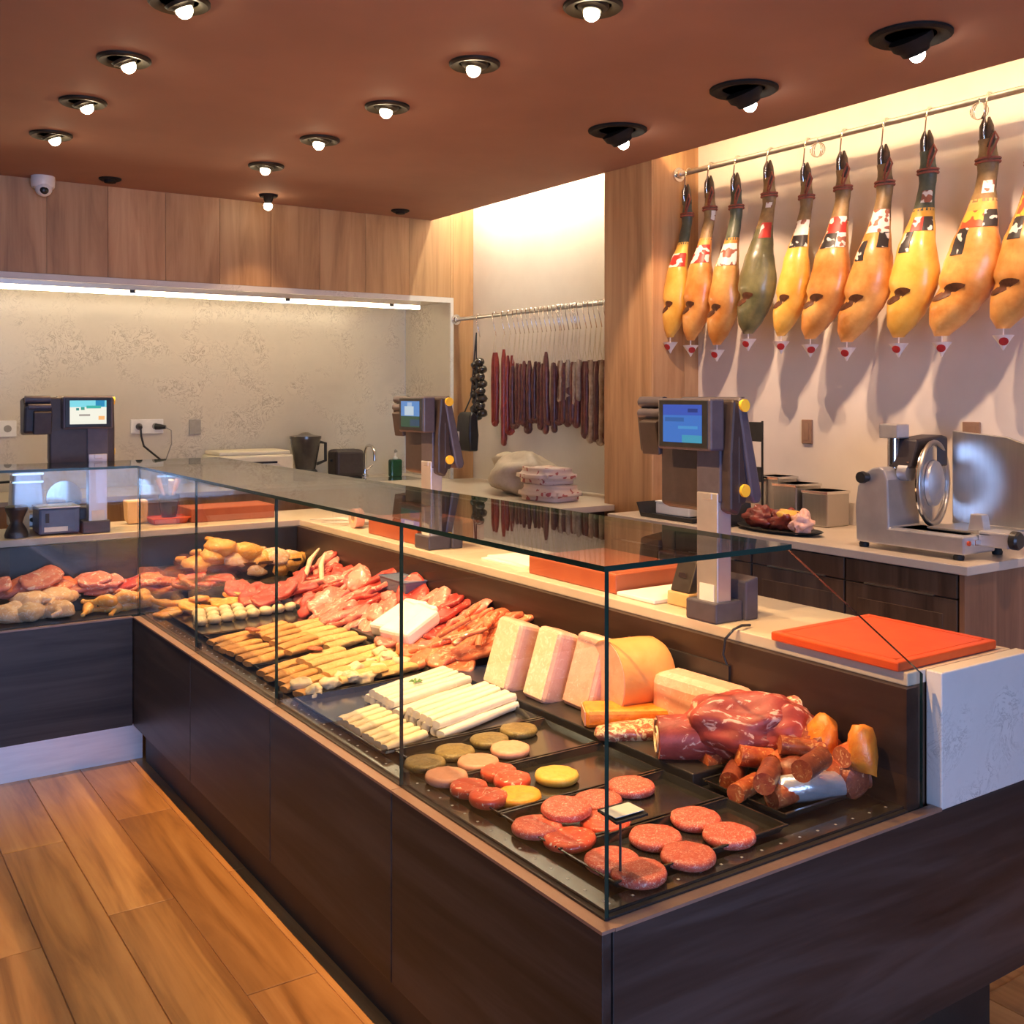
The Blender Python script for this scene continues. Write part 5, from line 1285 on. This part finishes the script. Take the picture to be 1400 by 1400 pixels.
MB().tube([(0, 0, 0.003), (0, 0, 0.12)], 0.0025, 8).obj('post', 'black_plastic', ph, local=True)
MB().prism([(-0.026, 0.118), (0.030, 0.124), (0.030, 0.129), (-0.026, 0.123)], 0, -0.03, 0.045).obj('card_clip', 'black_plastic', ph, bevel=0.001, local=True)
MB().box(-0.027, -0.02, 0.1275, 0.04, 0.024, 0.1285).obj('card', 'white_plastic', ph, local=True)

# ------------------------------------------------------------------ white poultry rolls
WR = [stick_mesh('poultry_roll', 'white_roll', 0.325, 0.028, 0.024, s, 12, 8, 0.92) for s in (1, 2, 3)]
CR = [stick_mesh('poultry_roll', 'cream_roll', 0.145, 0.028, 0.024, s, 12, 8, 0.92) for s in (4, 5)]
ang = math.radians(19)
def roll_row(p0, p1, n, meshes, lab, grp, layers=1):
    for l in range(layers):
        for i in range(n - l):
            f = (i + 0.5 * l) / max(n - 1, 1)
            put(meshes[(i + l) % len(meshes)], 'poultry_roll', lab % (ORD[n - l - 1 - i], ('lower', 'upper')[l]), 'poultry roll', (p0[0] + (p1[0] - p0[0]) * f, p0[1] + (p1[1] - p0[1]) * f, TZ + 0.003 + l * 0.020), (0, 0, ang + U(-.03, .03)), grp)
roll_row((1.505, 2.795), (1.505, 2.635), 6, WR, '%s white poultry roll in the bundle next to the crumbed fillets, %s layer', 'white poultry rolls', 2)
roll_row((1.515, 2.580), (1.515, 2.405), 6, WR, '%s white poultry roll in the bundle next to the green patties, %s layer', 'white poultry rolls', 2)
roll_row((1.265, 2.625), (1.265, 2.515), 4, CR, '%s cream poultry roll by the front glass beside the fillets, %s layer', 'cream poultry rolls', 1)
roll_row((1.262, 2.465), (1.262, 2.355), 4, CR, '%s cream poultry roll by the front glass beside the patties, %s layer', 'cream poultry rolls', 1)
m = MB()
for k in range(5):
    m.tube([(0, 0, 0), (0.012 * math.cos(k * 1.3), 0.012 * math.sin(k * 1.3), 0.006), (0.022 * math.cos(k * 1.3), 0.022 * math.sin(k * 1.3), 0.002)], [0.001, 0.004, 0.0008], 6)
one(m, 'herb_sprig', 'herb_green', 'green herb sprig lying on the white poultry rolls', 'herb', (1.49, 2.71, TZ + 0.049))

# ------------------------------------------------------------------ crumbed fillets in ranks
FL = [stick_mesh('crumbed_fillet', 'crumbed', 0.150 + 0.006 * s, 0.050, 0.022, s, 12, 9, 0.55) for s in (1, 2, 3, 4)]
FP = [stick_mesh('crumbed_fillet', 'crumbed_pale', 0.150 + 0.006 * s, 0.055, 0.024, s, 12, 9, 0.55) for s in (5, 6, 7)]
y = 3.74; i = 0
while y > 2.95:
    if not (3.25 < y < 3.32):
        sl_ = math.radians(18)
        for j, xx in enumerate((1.275, 1.43, 1.59)):
            pale = j == 2 or (j == 1 and y < 3.35)
            me = (FP if pale else FL)[(i + j) % 3]
            lab = ('pale' if pale else 'golden') + ' crumbed fillet in the ' + ORD[i] + ' rank from the croquettes, ' + ('next to the glass', 'in the middle', 'next to the raw cuts')[j]
            put(me, 'crumbed_fillet', lab, 'fillet', (xx + U(-.008, .008), y + (xx - 1.43) * math.tan(sl_) * 0.5 + U(-.006, .006), TZ + 0.003 + (0.012 if j == 1 else 0.0)), (0, U(-.06, .02), sl_ + U(-.13, .13)), 'pale crumbed fillets' if pale else 'golden crumbed fillets')
    y -= 0.071; i += 1
for i, (px, py) in enumerate(((345, 862), (430, 888))):
    p = on_z(px, py, TZ + 0.045); put(steak_mesh('sliced_ham', 'chorizo', 0.032, 0.028, 0.006, i + 60), 'sliced_ham', 'dark orange cured slice lying on the crumbed fillets', 'slice', (p.x, p.y, TZ + 0.046), (0.1, 0.1, U(0, 3)), 'cured slices on the fillets')
MU = [lump_mesh('crumbed_bite', 'cream_ball', 0.034, 0.026, 0.018, s, 0.5, 1.8) for s in (1, 2, 3)]
for i, (px, py) in enumerate(((432, 945), (450, 938), (466, 925), (486, 918), (500, 905), (480, 930), (515, 915), (530, 902), (548, 905), (520, 896), (560, 895), (412, 940), (500, 926))):
    p = on_z(px, py, TZ + 0.02)
    put(MU[i % 3], 'crumbed_bite', 'knobbly cream coloured bite between the fillets and the white rolls', 'bite', (p.x, max(p.y, 2.90), TZ + 0.004 + 0.012 * (i % 2)), (0, 0, U(0, 6)), 'cream bites')

# croquettes at the corner of the case
CB = [lump_mesh('croquette', 'cream_ball', 0.028, 0.025, 0.020, s, 0.12, 1.6) for s in (1, 2)]
for r_ in range(3):
    for i in range(8):
        xx = 1.27 + i * 0.056 + 0.02 * r_; yy = 4.02 + 0.075 * r_ + i * 0.010
        put(CB[(i + r_) % 2], 'croquette', ORD[i] + ' round croquette from the front glass in the rank ' + ('nearest the fillets', 'between the other two', 'nearest the escalopes')[r_], 'croquette', (xx, yy, TZ + 0.003), (0, 0, U(0, 6)), 'cream croquettes')
OB = [steak_mesh('crumbed_escalope', 'chicken_orange', 0.062, 0.042, 0.018, s, 0.1, 0.5) for s in (1, 2, 3)]
for i in range(13):
    xx = 1.22 + (i % 7) * 0.075 + U(-.012, .012); yy = 4.27 + 0.075 * (i // 7) + U(-.012, .012)
    put(OB[i % 3], 'crumbed_escalope', 'orange crumbed escalope in the corner pile', 'escalope', (xx, yy, TZ + 0.004 + 0.016 * (i % 2) + 0.012 * (i // 7)), (U(-.2, .2), U(-.25, 0), U(0, 6)), 'orange escalopes')
DK = [patty_mesh('patty', 'beef', 0.034, 0.016, 21), lump_mesh('meat_cube', 'beef', 0.03, 0.028, 0.022, 5, 0.3)]

# ------------------------------------------------------------------ heap of raw cuts along the back of the long case
ST = {m_: [steak_mesh('raw_cut', m_, 0.085 + 0.012 * s, 0.052 + 0.006 * (s % 3), 0.020, s + k * 7.7, -0.10 if s % 2 else 0.10, 0.8) for s in range(4)] for k, m_ in enumerate(('beef', 'pork', 'chop'))}
def raw(kind, x, y, z, rot, lab, grp, i):
    names = {'beef': 'beef_steak', 'pork': 'pork_cutlet', 'chop': 'marinated_chop'}
    put(ST[kind][i % 4], names[kind], lab, {'beef': 'steak', 'pork': 'cutlet', 'chop': 'chop'}[kind], (x, y, z), rot, grp)
i = 0
y = 4.36
while y > 2.78:
    near = y < 3.12; pack = 3.16 < y < 3.46
    for j, (xx, zz) in enumerate(((1.735, STEP + 0.004), (1.83, STEP + 0.042), (1.91, STEP + 0.085))):
        if pack and j < 2: continue
        if near: kind = 'chop'
        elif y > 3.95: kind = 'beef' if (i + j) % 3 else 'pork'
        else: kind = ('pork', 'beef', 'beef', 'pork')[(i + j) % 4] if j else 'pork'
        lab = {'chop': 'orange-red marinated chop in the heap beside the pale loaves', 'beef': 'dark red beef steak in the heap along the back of the long case', 'pork': 'pink pork cutlet in the heap along the back of the long case'}[kind]
        raw(kind, xx + U(-.02, .02), y + U(-.03, .03), zz + U(-.006, .012), (U(-.25, .25), -0.42 + U(-.2, .2), U(-1.1, 1.1)), lab, {'chop': 'marinated chops', 'beef': 'beef steaks of the long case', 'pork': 'pork cutlets of the long case'}[kind], i + j)
    y -= 0.072; i += 1
# meat shreds on top near the loaves
for k in range(9):
    m_ = stick_mesh('meat_strip', 'chop', 0.12, 0.022, 0.016, k + 3, 8, 8, 0.5)
    put(m_, 'meat_strip', 'thin orange-red meat strip on top of the marinated chops', 'meat strip', (1.80 + U(-.07, .08), 2.90 + U(-.11, .13), STEP + 0.085 + U(0, .04)), (U(-.3, .3), -0.35 + U(-.2, .2), U(-1, 1)), 'meat strips')
# white wrapped packs in the heap
for k, (xx, yy, zz, w, d, rz) in enumerate(((1.80, 3.38, STEP + 0.03, 0.10, 0.06, 0.25), (1.78, 3.27, STEP + 0.035, 0.10, 0.055, 0.2), (1.76, 3.18, STEP + 0.04, 0.085, 0.035, 0.3))):
    m = MB().box(-w, -d, 0, w, d, 0.05)
    one(m, 'wrapped_pack', 'paper_white', ('widest', 'middle', 'narrowest')[k] + ' white wrapped pack among the raw cuts', 'pack', (xx, yy, zz), (0, -0.35, rz), smooth=None, bevel=0.012)
m = MB().box(-0.06, -0.14, 0, 0.06, 0.14, 0.03)
for k, yy in enumerate((3.31, )):
    raw('pork', 1.72, yy - 0.05, STEP + 0.003, (0, -0.1, 0.3), 'pink pork cutlet lying in front of the white packs', None, 2)
    raw('chop', 1.715, yy - 0.17, STEP + 0.004, (0, -0.1, 1.0), 'orange-red chop lying in front of the white packs', None, 1)
pan = thing('dark_pan', 'small dark metal pan behind the raw cuts', 'pan', (1.93, 3.62, STEP + 0.10))
MB().loft([[(-0.04, -0.10, 0), (0.04, -0.10, 0), (0.04, 0.10, 0), (-0.04, 0.10, 0)], [(-0.045, -0.11, 0.05), (0.045, -0.11, 0.05), (0.045, 0.11, 0.05), (-0.045, 0.11, 0.05)]]).obj('body', 'slate_blue', pan, bevel=0.003, local=True)
MB().tube([(-0.046, -0.111, 0.05), (0.046, -0.111, 0.05), (0.046, 0.111, 0.05), (-0.046, 0.111, 0.05), (-0.046, -0.111, 0.05)], 0.003, 6).obj('rim', 'slate_blue', pan, local=True)

# ------------------------------------------------------------------ loaves, mortadella and joints
def loaf(px, py, w, dpt, h, mats, lab, tilt, rz):
    p = on_z(px, py, STEP)
    t = thing('meat_loaf', lab, 'loaf', (p.x, p.y, STEP + 0.001), 0)
    t.rotation_euler = (0.04, tilt, rz)
    m = MB().box(0, 0, 0, dpt, w, h)
    me = m.obj('block', mats[0], t, bevel=0.016, seg=3, local=True)
    MB().box(-0.001, 0.010, 0.010, 0.002, w - 0.010, h - 0.010).obj('cut_face', mats[1], t, bevel=0.0005, local=True)
    return t
loaf(690, 948, 0.122, 0.085, 0.205, ('loaf_pink', 'loaf_cream'), 'tall pale pressed meat loaf next to the marinated chops', math.radians(17), 0.05)
loaf(742, 964, 0.105, 0.085, 0.205, ('loaf_pink', 'loaf_cream'), 'cream meat loaf with yellow marbling between two pink loaves', math.radians(17), 0.05)
loaf(803, 977, 0.120, 0.085, 0.205, ('loaf_pink', 'loaf_pink'), 'pink pressed meat loaf leaning beside the mortadella', math.radians(17), 0.05)
mo = thing('mortadella', 'fat cut mortadella roll with a printed orange casing', 'mortadella', (1.80, 2.205, STEP))
R_ = 0.100; ax = Vector((0.985, -0.174, 0))
pts = [Vector((1.795, 2.205, STEP + R_)) + ax * d for d in (0, 0.11, 0.145, 0.165, 0.172)]
MB().tube(pts, [R_, R_, R_ * 0.97, R_ * 0.84, R_ * 0.5], 32).obj('casing', 'mortadella_skin', mo, smooth=40)
MB().tube([pts[0] - ax * 0.002, pts[0] + ax * 0.002], R_ * 0.975, 32).obj('cut_face', 'mortadella', mo, smooth=30)
pb = MB().box(-0.055, -0.14, 0, 0.055, 0.14, 0.135)
one(pb, 'ham_block', 'loaf_pink', 'rounded pink cooked ham block behind the beef joint', 'ham', (1.915, 1.965, STEP), (0, 0, 0.05), smooth=None, bevel=0.03)
m = MB().box(0, -0.055, 0, 0.24, 0.055, 0.048)
pc = thing('pancetta_slab', 'orange-pink pancetta slab lying before the mortadella', 'pancetta', (1.70, 2.185, STEP + 0.0005), -0.55)
MB().box(0, -0.05, 0, 0.25, 0.05, 0.046).obj('rind', 'sobrassada', pc, bevel=0.01, local=True)
MB().box(-0.002, -0.042, 0.005, 0.001, 0.042, 0.041).obj('cut_face', 'patty_pink', pc, bevel=0.0005, local=True)
m = steak_mesh('rib_slab', 'ribs', 0.13, 0.05, 0.03, 3.3, -0.05, 0.6)
put(m, 'rib_slab', 'bony rib slab lying under the beef joint', 'ribs', (1.765, 2.02, STEP), (0, 0, -0.5))
bj = thing('beef_joint', 'large marbled beef joint heaped on the case step', 'beef', (1.865, 1.765, STEP + 0.001), -0.62)
MB().ell((0, 0, 0.075), (0.160, 0.095, 0.080), 40, 28, 0.24, 2.2, 6.1, flat=-0.07).obj('meat', 'beef_joint', bj, smooth=80, local=True)
MB().ell((0.07, -0.045, 0.07), (0.085, 0.05, 0.06), 24, 16, 0.3, 2.0, 5.1, flat=-0.06).obj('muscle', 'beef_joint', bj, smooth=80, local=True)
MB().tube([(0.10, 0.03, 0.10), (0.15, 0.035, 0.125), (0.185, 0.03, 0.13)], [0.03, 0.022, 0.018], 12).obj('bone_end', 'ribs', bj, smooth=60, local=True)
rr = thing('rolled_roast', 'rolled roast with a spiral cut end on the case step edge', 'roast', (1.735, 1.855, DECK + 0.036), -0.6)
MB().tube([(-0.055, 0, 0.045), (0.0, 0, 0.046), (0.07, 0, 0.044), (0.105, 0, 0.04)], [0.050, 0.053, 0.050, 0.03], 20).obj('roll', 'beef_joint', rr, smooth=50, local=True)
m = MB(); q = []
for k in range(40):
    a = k * 0.36; r_ = 0.004 + 0.040 * k / 40; q.append((-0.057, math.cos(a) * r_, 0.045 + math.sin(a) * r_))
m.tube(q, 0.0026, 6).obj('fat_spiral', 'loaf_cream', rr, smooth=60, local=True)
MB().tube([(-0.02, math.cos(a) * 0.048, 0.046 + math.sin(a) * 0.048) for a in [2 * PI * k / 18 for k in range(19)]], 0.002, 5).obj('string', 'twine', rr, smooth=60, local=True)

# ------------------------------------------------------------------ chorizo and cured pieces by the end of the case
CH = [sausage_piece_mesh('chorizo_piece', ['chorizo', 'chorizo'], 0.10, 0.021, 1), sausage_piece_mesh('chorizo_piece', ['chorizo_dark', 'chorizo'], 0.11, 0.024, 2, 0.15), sausage_piece_mesh('chorizo_piece', ['chorizo', 'chorizo'], 0.08, 0.024, 3, 0.1)]
chl = [(985, 1040, 0, .4), (1005, 1055, 0, 1.0), (1030, 1035, 1, .2), (1020, 1075, 0, .7), (1050, 1060, 1, 1.3), (1075, 1035, 1, .5), (1095, 1020, 2, .0), (1110, 1045, 2, .9), (1075, 1085, 0, .3), (1045, 1010, 1, .6), (1140, 1030, 1, 1.2), (1160, 1045, 1, .2), (1200, 1035, 1, .5), (1215, 1050, 0, .3), (1175, 1025, 2, .8), (1120, 1070, 0, .5)]
for i, (px, py, lv, rz) in enumerate(chl):
    z = TZ + 0.004 + lv * 0.036
    p = on_z(px, py, z + 0.024)
    put(CH[i % 3], 'chorizo_piece', 'cut chorizo piece in the heap by the stone upstand', 'chorizo', (min(p.x, 1.93), max(p.y, 1.50), z), (0, U(-.2, .2), rz - 0.6 + U(-.2, .2)), 'cut chorizo pieces')
for i, (px, py, lab) in enumerate(((1127, 1000, 'orange cut sobrassada stump standing behind the chorizo heap'), (1180, 1000, 'taller orange sobrassada stump standing nearest the upstand'))):
    m = MB().tube([(0, 0, 0), (0.004, 0, 0.03), (0.012, 0, 0.07), (0.016, 0.0, 0.092), (0.017, 0, 0.098)], [0.036, 0.038, 0.030, 0.018, 0.006], 16).jitter(0.020, 26, i)
    p = on_x(px, py + 12, 1.93)
    one(m, 'sobrassada_stump', 'sobrassada', lab, 'sausage', (1.925, p.y, TZ + 0.072), (0, -0.15, 0), smooth=70)
for i, (xx, yy, rz) in enumerate(((1.925, 1.545, 1.5), (1.92, 1.66, 1.7), (1.85, 1.60, 0.3), (1.935, 1.62, 1.2))):
    m = MB().tube([(-0.065, 0, 0.04), (-0.055, 0, 0.04), (0, 0.004, 0.041), (0.055, 0, 0.04), (0.066, 0, 0.04)], [0.020, 0.038, 0.041, 0.038, 0.018], 18).jitter(0.004, 30, i)
    one(m, 'cured_salami', 'chorizo_dark', 'dark cured salami log under the orange sobrassada stumps', 'salami', (xx, yy, TZ + 0.003 + (0.045 if i == 3 else 0)), (0, 0, rz), 'dark salami logs', smooth=60)
for i, (px, py, rz, lab) in enumerate(((1110, 1078, -0.35, 'silver wrapped salami lying before the chorizo heap'), (1165, 1056, -0.2, 'shorter silver wrapped salami nearest the upstand'))):
    p = on_z(px, py, TZ + 0.03)
    L_ = 0.17 - 0.06 * i
    t = thing('wrapped_salami', lab, 'salami', (min(p.x, 1.90), max(p.y, 1.505), TZ + 0.004), rz)
    MB().tube([(-L_ / 2, 0, 0.028), (-L_ / 2 + 0.012, 0, 0.03), (0, 0.004, 0.031), (L_ / 2 - 0.012, 0, 0.03), (L_ / 2, 0, 0.028)], [0.016, 0.029, 0.031, 0.029, 0.012], 18).jitter(0.004, 40, i).obj('film', 'foil_film', t, smooth=60, local=True)
    MB().tube([(-L_ / 2 - 0.001, 0, 0.028), (-L_ / 2 - 0.004, 0, 0.028)], [0.024, 0.022], 16).obj('cut_end', 'chorizo', t, smooth=50, local=True)

# ------------------------------------------------------------------ poultry and red meat in the cross case
MB().box(LX0, 4.62, DECK, 1.68, LWY - 0.021, DECK + 0.05).obj('rear_step', 'case_black', lcase, bevel=0.003)
CK = [chicken_mesh('half_chicken', 'chicken', s, 1.0) for s in (1.2, 4.7, 8.1)]
for i, (px, py, rz) in enumerate(((25, 855, 0.4), (62, 858, 1.0), (92, 845, 2.2), (40, 835, 3.3), (75, 830, 0.2), (-30, 862, 1.5), (-60, 850, 0.5), (-100, 868, 2.0))):
    p = on_z(px, py, DECK + 0.03); put(CK[i % 3], 'half_chicken', 'pale half chicken in the heap of the cross case', 'chicken', (p.x, min(max(p.y, 4.52), 4.62), DECK + 0.002 + (0.035 if i in (3, 4) else 0)), (U(-.1, .1), U(-.1, .1), rz), 'half chickens', 0.85)
DS = [drumstick_mesh('drumstick', 'chicken_orange', s, 1.05) for s in (1, 2, 3)]
for i in range(9):
    px, py = ((130, 842), (148, 836), (166, 834), (182, 838), (140, 826), (160, 820), (178, 824), (198, 832), (205, 822))[i]
    z = DECK + 0.003 + (0.03 if py < 828 else 0)
    p = on_z(px, py, z + 0.02); put(DS[i % 3], 'drumstick', 'orange chicken drumstick in the pile at the case corner', 'drumstick', (p.x, min(max(p.y, 4.50), 4.60), z), (U(-.2, .2), U(-.2, .2), U(-1.5, 1.5)), 'orange drumsticks')
y0 = 4.685
def rear(mesh, px, py, name, lab, cat, grp, yy=y0, sc=None, rot=None):
    p = on_y(px, py, yy)
    put(mesh, name, lab, cat, (min(p.x, 1.93), yy, max(p.z - 0.02, DECK + 0.052)), rot or (U(0.15, .5), U(-.2, .2), U(-.6, .6)), grp, sc)
for i, (px, py) in enumerate(((20, 800), (38, 795), (55, 788), (72, 797), (88, 803), (45, 806), (-20, 800), (-50, 795))):
    rear(ST['chop' if i % 2 else 'pork'][i % 4], px, py, 'pork_cutlet', 'salmon red cutlet in the cross case behind the half chickens', 'cutlet', 'red cutlets of the cross case')
for i, (px, py) in enumerate(((108, 797), (122, 790), (136, 792), (146, 800))):
    rear(ST['pork'][i % 4], px, py, 'pork_cutlet', 'light pink pork cutlet in the middle of the cross case', 'cutlet', 'light pink cutlets')
for i, (px, py) in enumerate(((175, 798), (190, 790), (205, 800), (220, 786), (238, 793), (252, 784), (268, 792), (285, 785), (300, 792), (230, 803), (260, 803), (292, 800))):
    rear(ST['chop' if i % 3 == 0 else 'beef'][i % 4], px, py, 'beef_steak', 'red steak in the cross case heap below the orange chickens', 'steak', 'red steaks of the cross case', 4.66)
rs = thing('black_riser', 'black riser block under the chicken joints at the inner corner', 'riser', (1.62, 4.70, DECK + 0.0005))
MB().box(1.30, 4.645, DECK + 0.0505, 1.94, 4.775, DECK + 0.13).obj('block', 'case_black', rs, bevel=0.004)
MB().box(1.30, 4.640, DECK + 0.118, 1.94, 4.645, DECK + 0.13).obj('lip', 'tray_rim', rs)
WC = [chicken_mesh('whole_chicken', 'chicken_orange', s, 0.95) for s in (3.1, 6.6)] + [chicken_mesh('whole_chicken', 'chicken', 9.4, 0.95)]
for i, (px, py) in enumerate(((270, 775), (290, 765), (318, 768), (335, 757), (352, 770), (375, 764), (395, 770), (300, 752), (345, 778), (380, 778))):
    rear(WC[i % 3], px, py, 'chicken_joint', 'orange skinned chicken joint in the raised heap at the inner corner', 'chicken', 'chicken joints at the inner corner', 4.70, 0.9)
for i, (px, py) in enumerate(((325, 795), (350, 800), (375, 803), (400, 798), (420, 790), (440, 795))):
    p = on_z(px, py, DECK + 0.10); put(ST['beef'][i % 4], 'beef_steak', 'dark red steak in front of the inner corner chickens', 'steak', (min(p.x, 1.9), min(p.y, 4.6), DECK + 0.06), (0.2, -0.3, U(-1, 1)), 'corner steaks')
for i, (px, py, rz) in enumerate(((430, 768, 0.3), (445, 775, 0.5))):
    m = MB().tube([(-0.12, 0, 0), (0, 0.01, 0.008), (0.12, 0, 0.0)], [0.010, 0.012, 0.005], 8)
    p = on_x(px, py, 1.88)
    one(m, 'rib_bone', 'loaf_cream', ('upper' if i == 0 else 'lower') + ' long pale rib bone sticking out of the corner heap', 'bone', (1.87, p.y, p.z), (0.1, -0.35, rz + 0.6))

# cured ham pieces on the oval plate
for k, (dx, dy, sx, mt, lab) in enumerate(((0.0, 0.085, 0.075, 'cured_red', 'dark red cured ham end on the black oval plate'), (0.01, -0.03, 0.07, 'cured_red', 'dark cured ham chunk with yellow fat on the black oval plate'), (-0.01, -0.125, 0.04, 'loaf_pink', 'pale pink ham knuckle at the tip of the black oval plate'))):
    m = MB().ell((0, 0, 0.04), (0.055, sx, 0.045), 24, 16, 0.55, 2.4, k * 3.3 + 1, flat=-0.038)
    t = one(m, 'cured_ham_piece', mt, lab, 'ham', (3.19 + dx, 2.85 + dy, BCZ + 0.008), (0, 0, 0.2 * k), smooth=80)
    if k == 1: MB().ell((0.0, -0.01, 0.062), (0.05, 0.06, 0.022), 18, 10, 0.3, 1.8, 7.7).obj('fat_cap', 'ham_yellow', t, smooth=80, local=True)
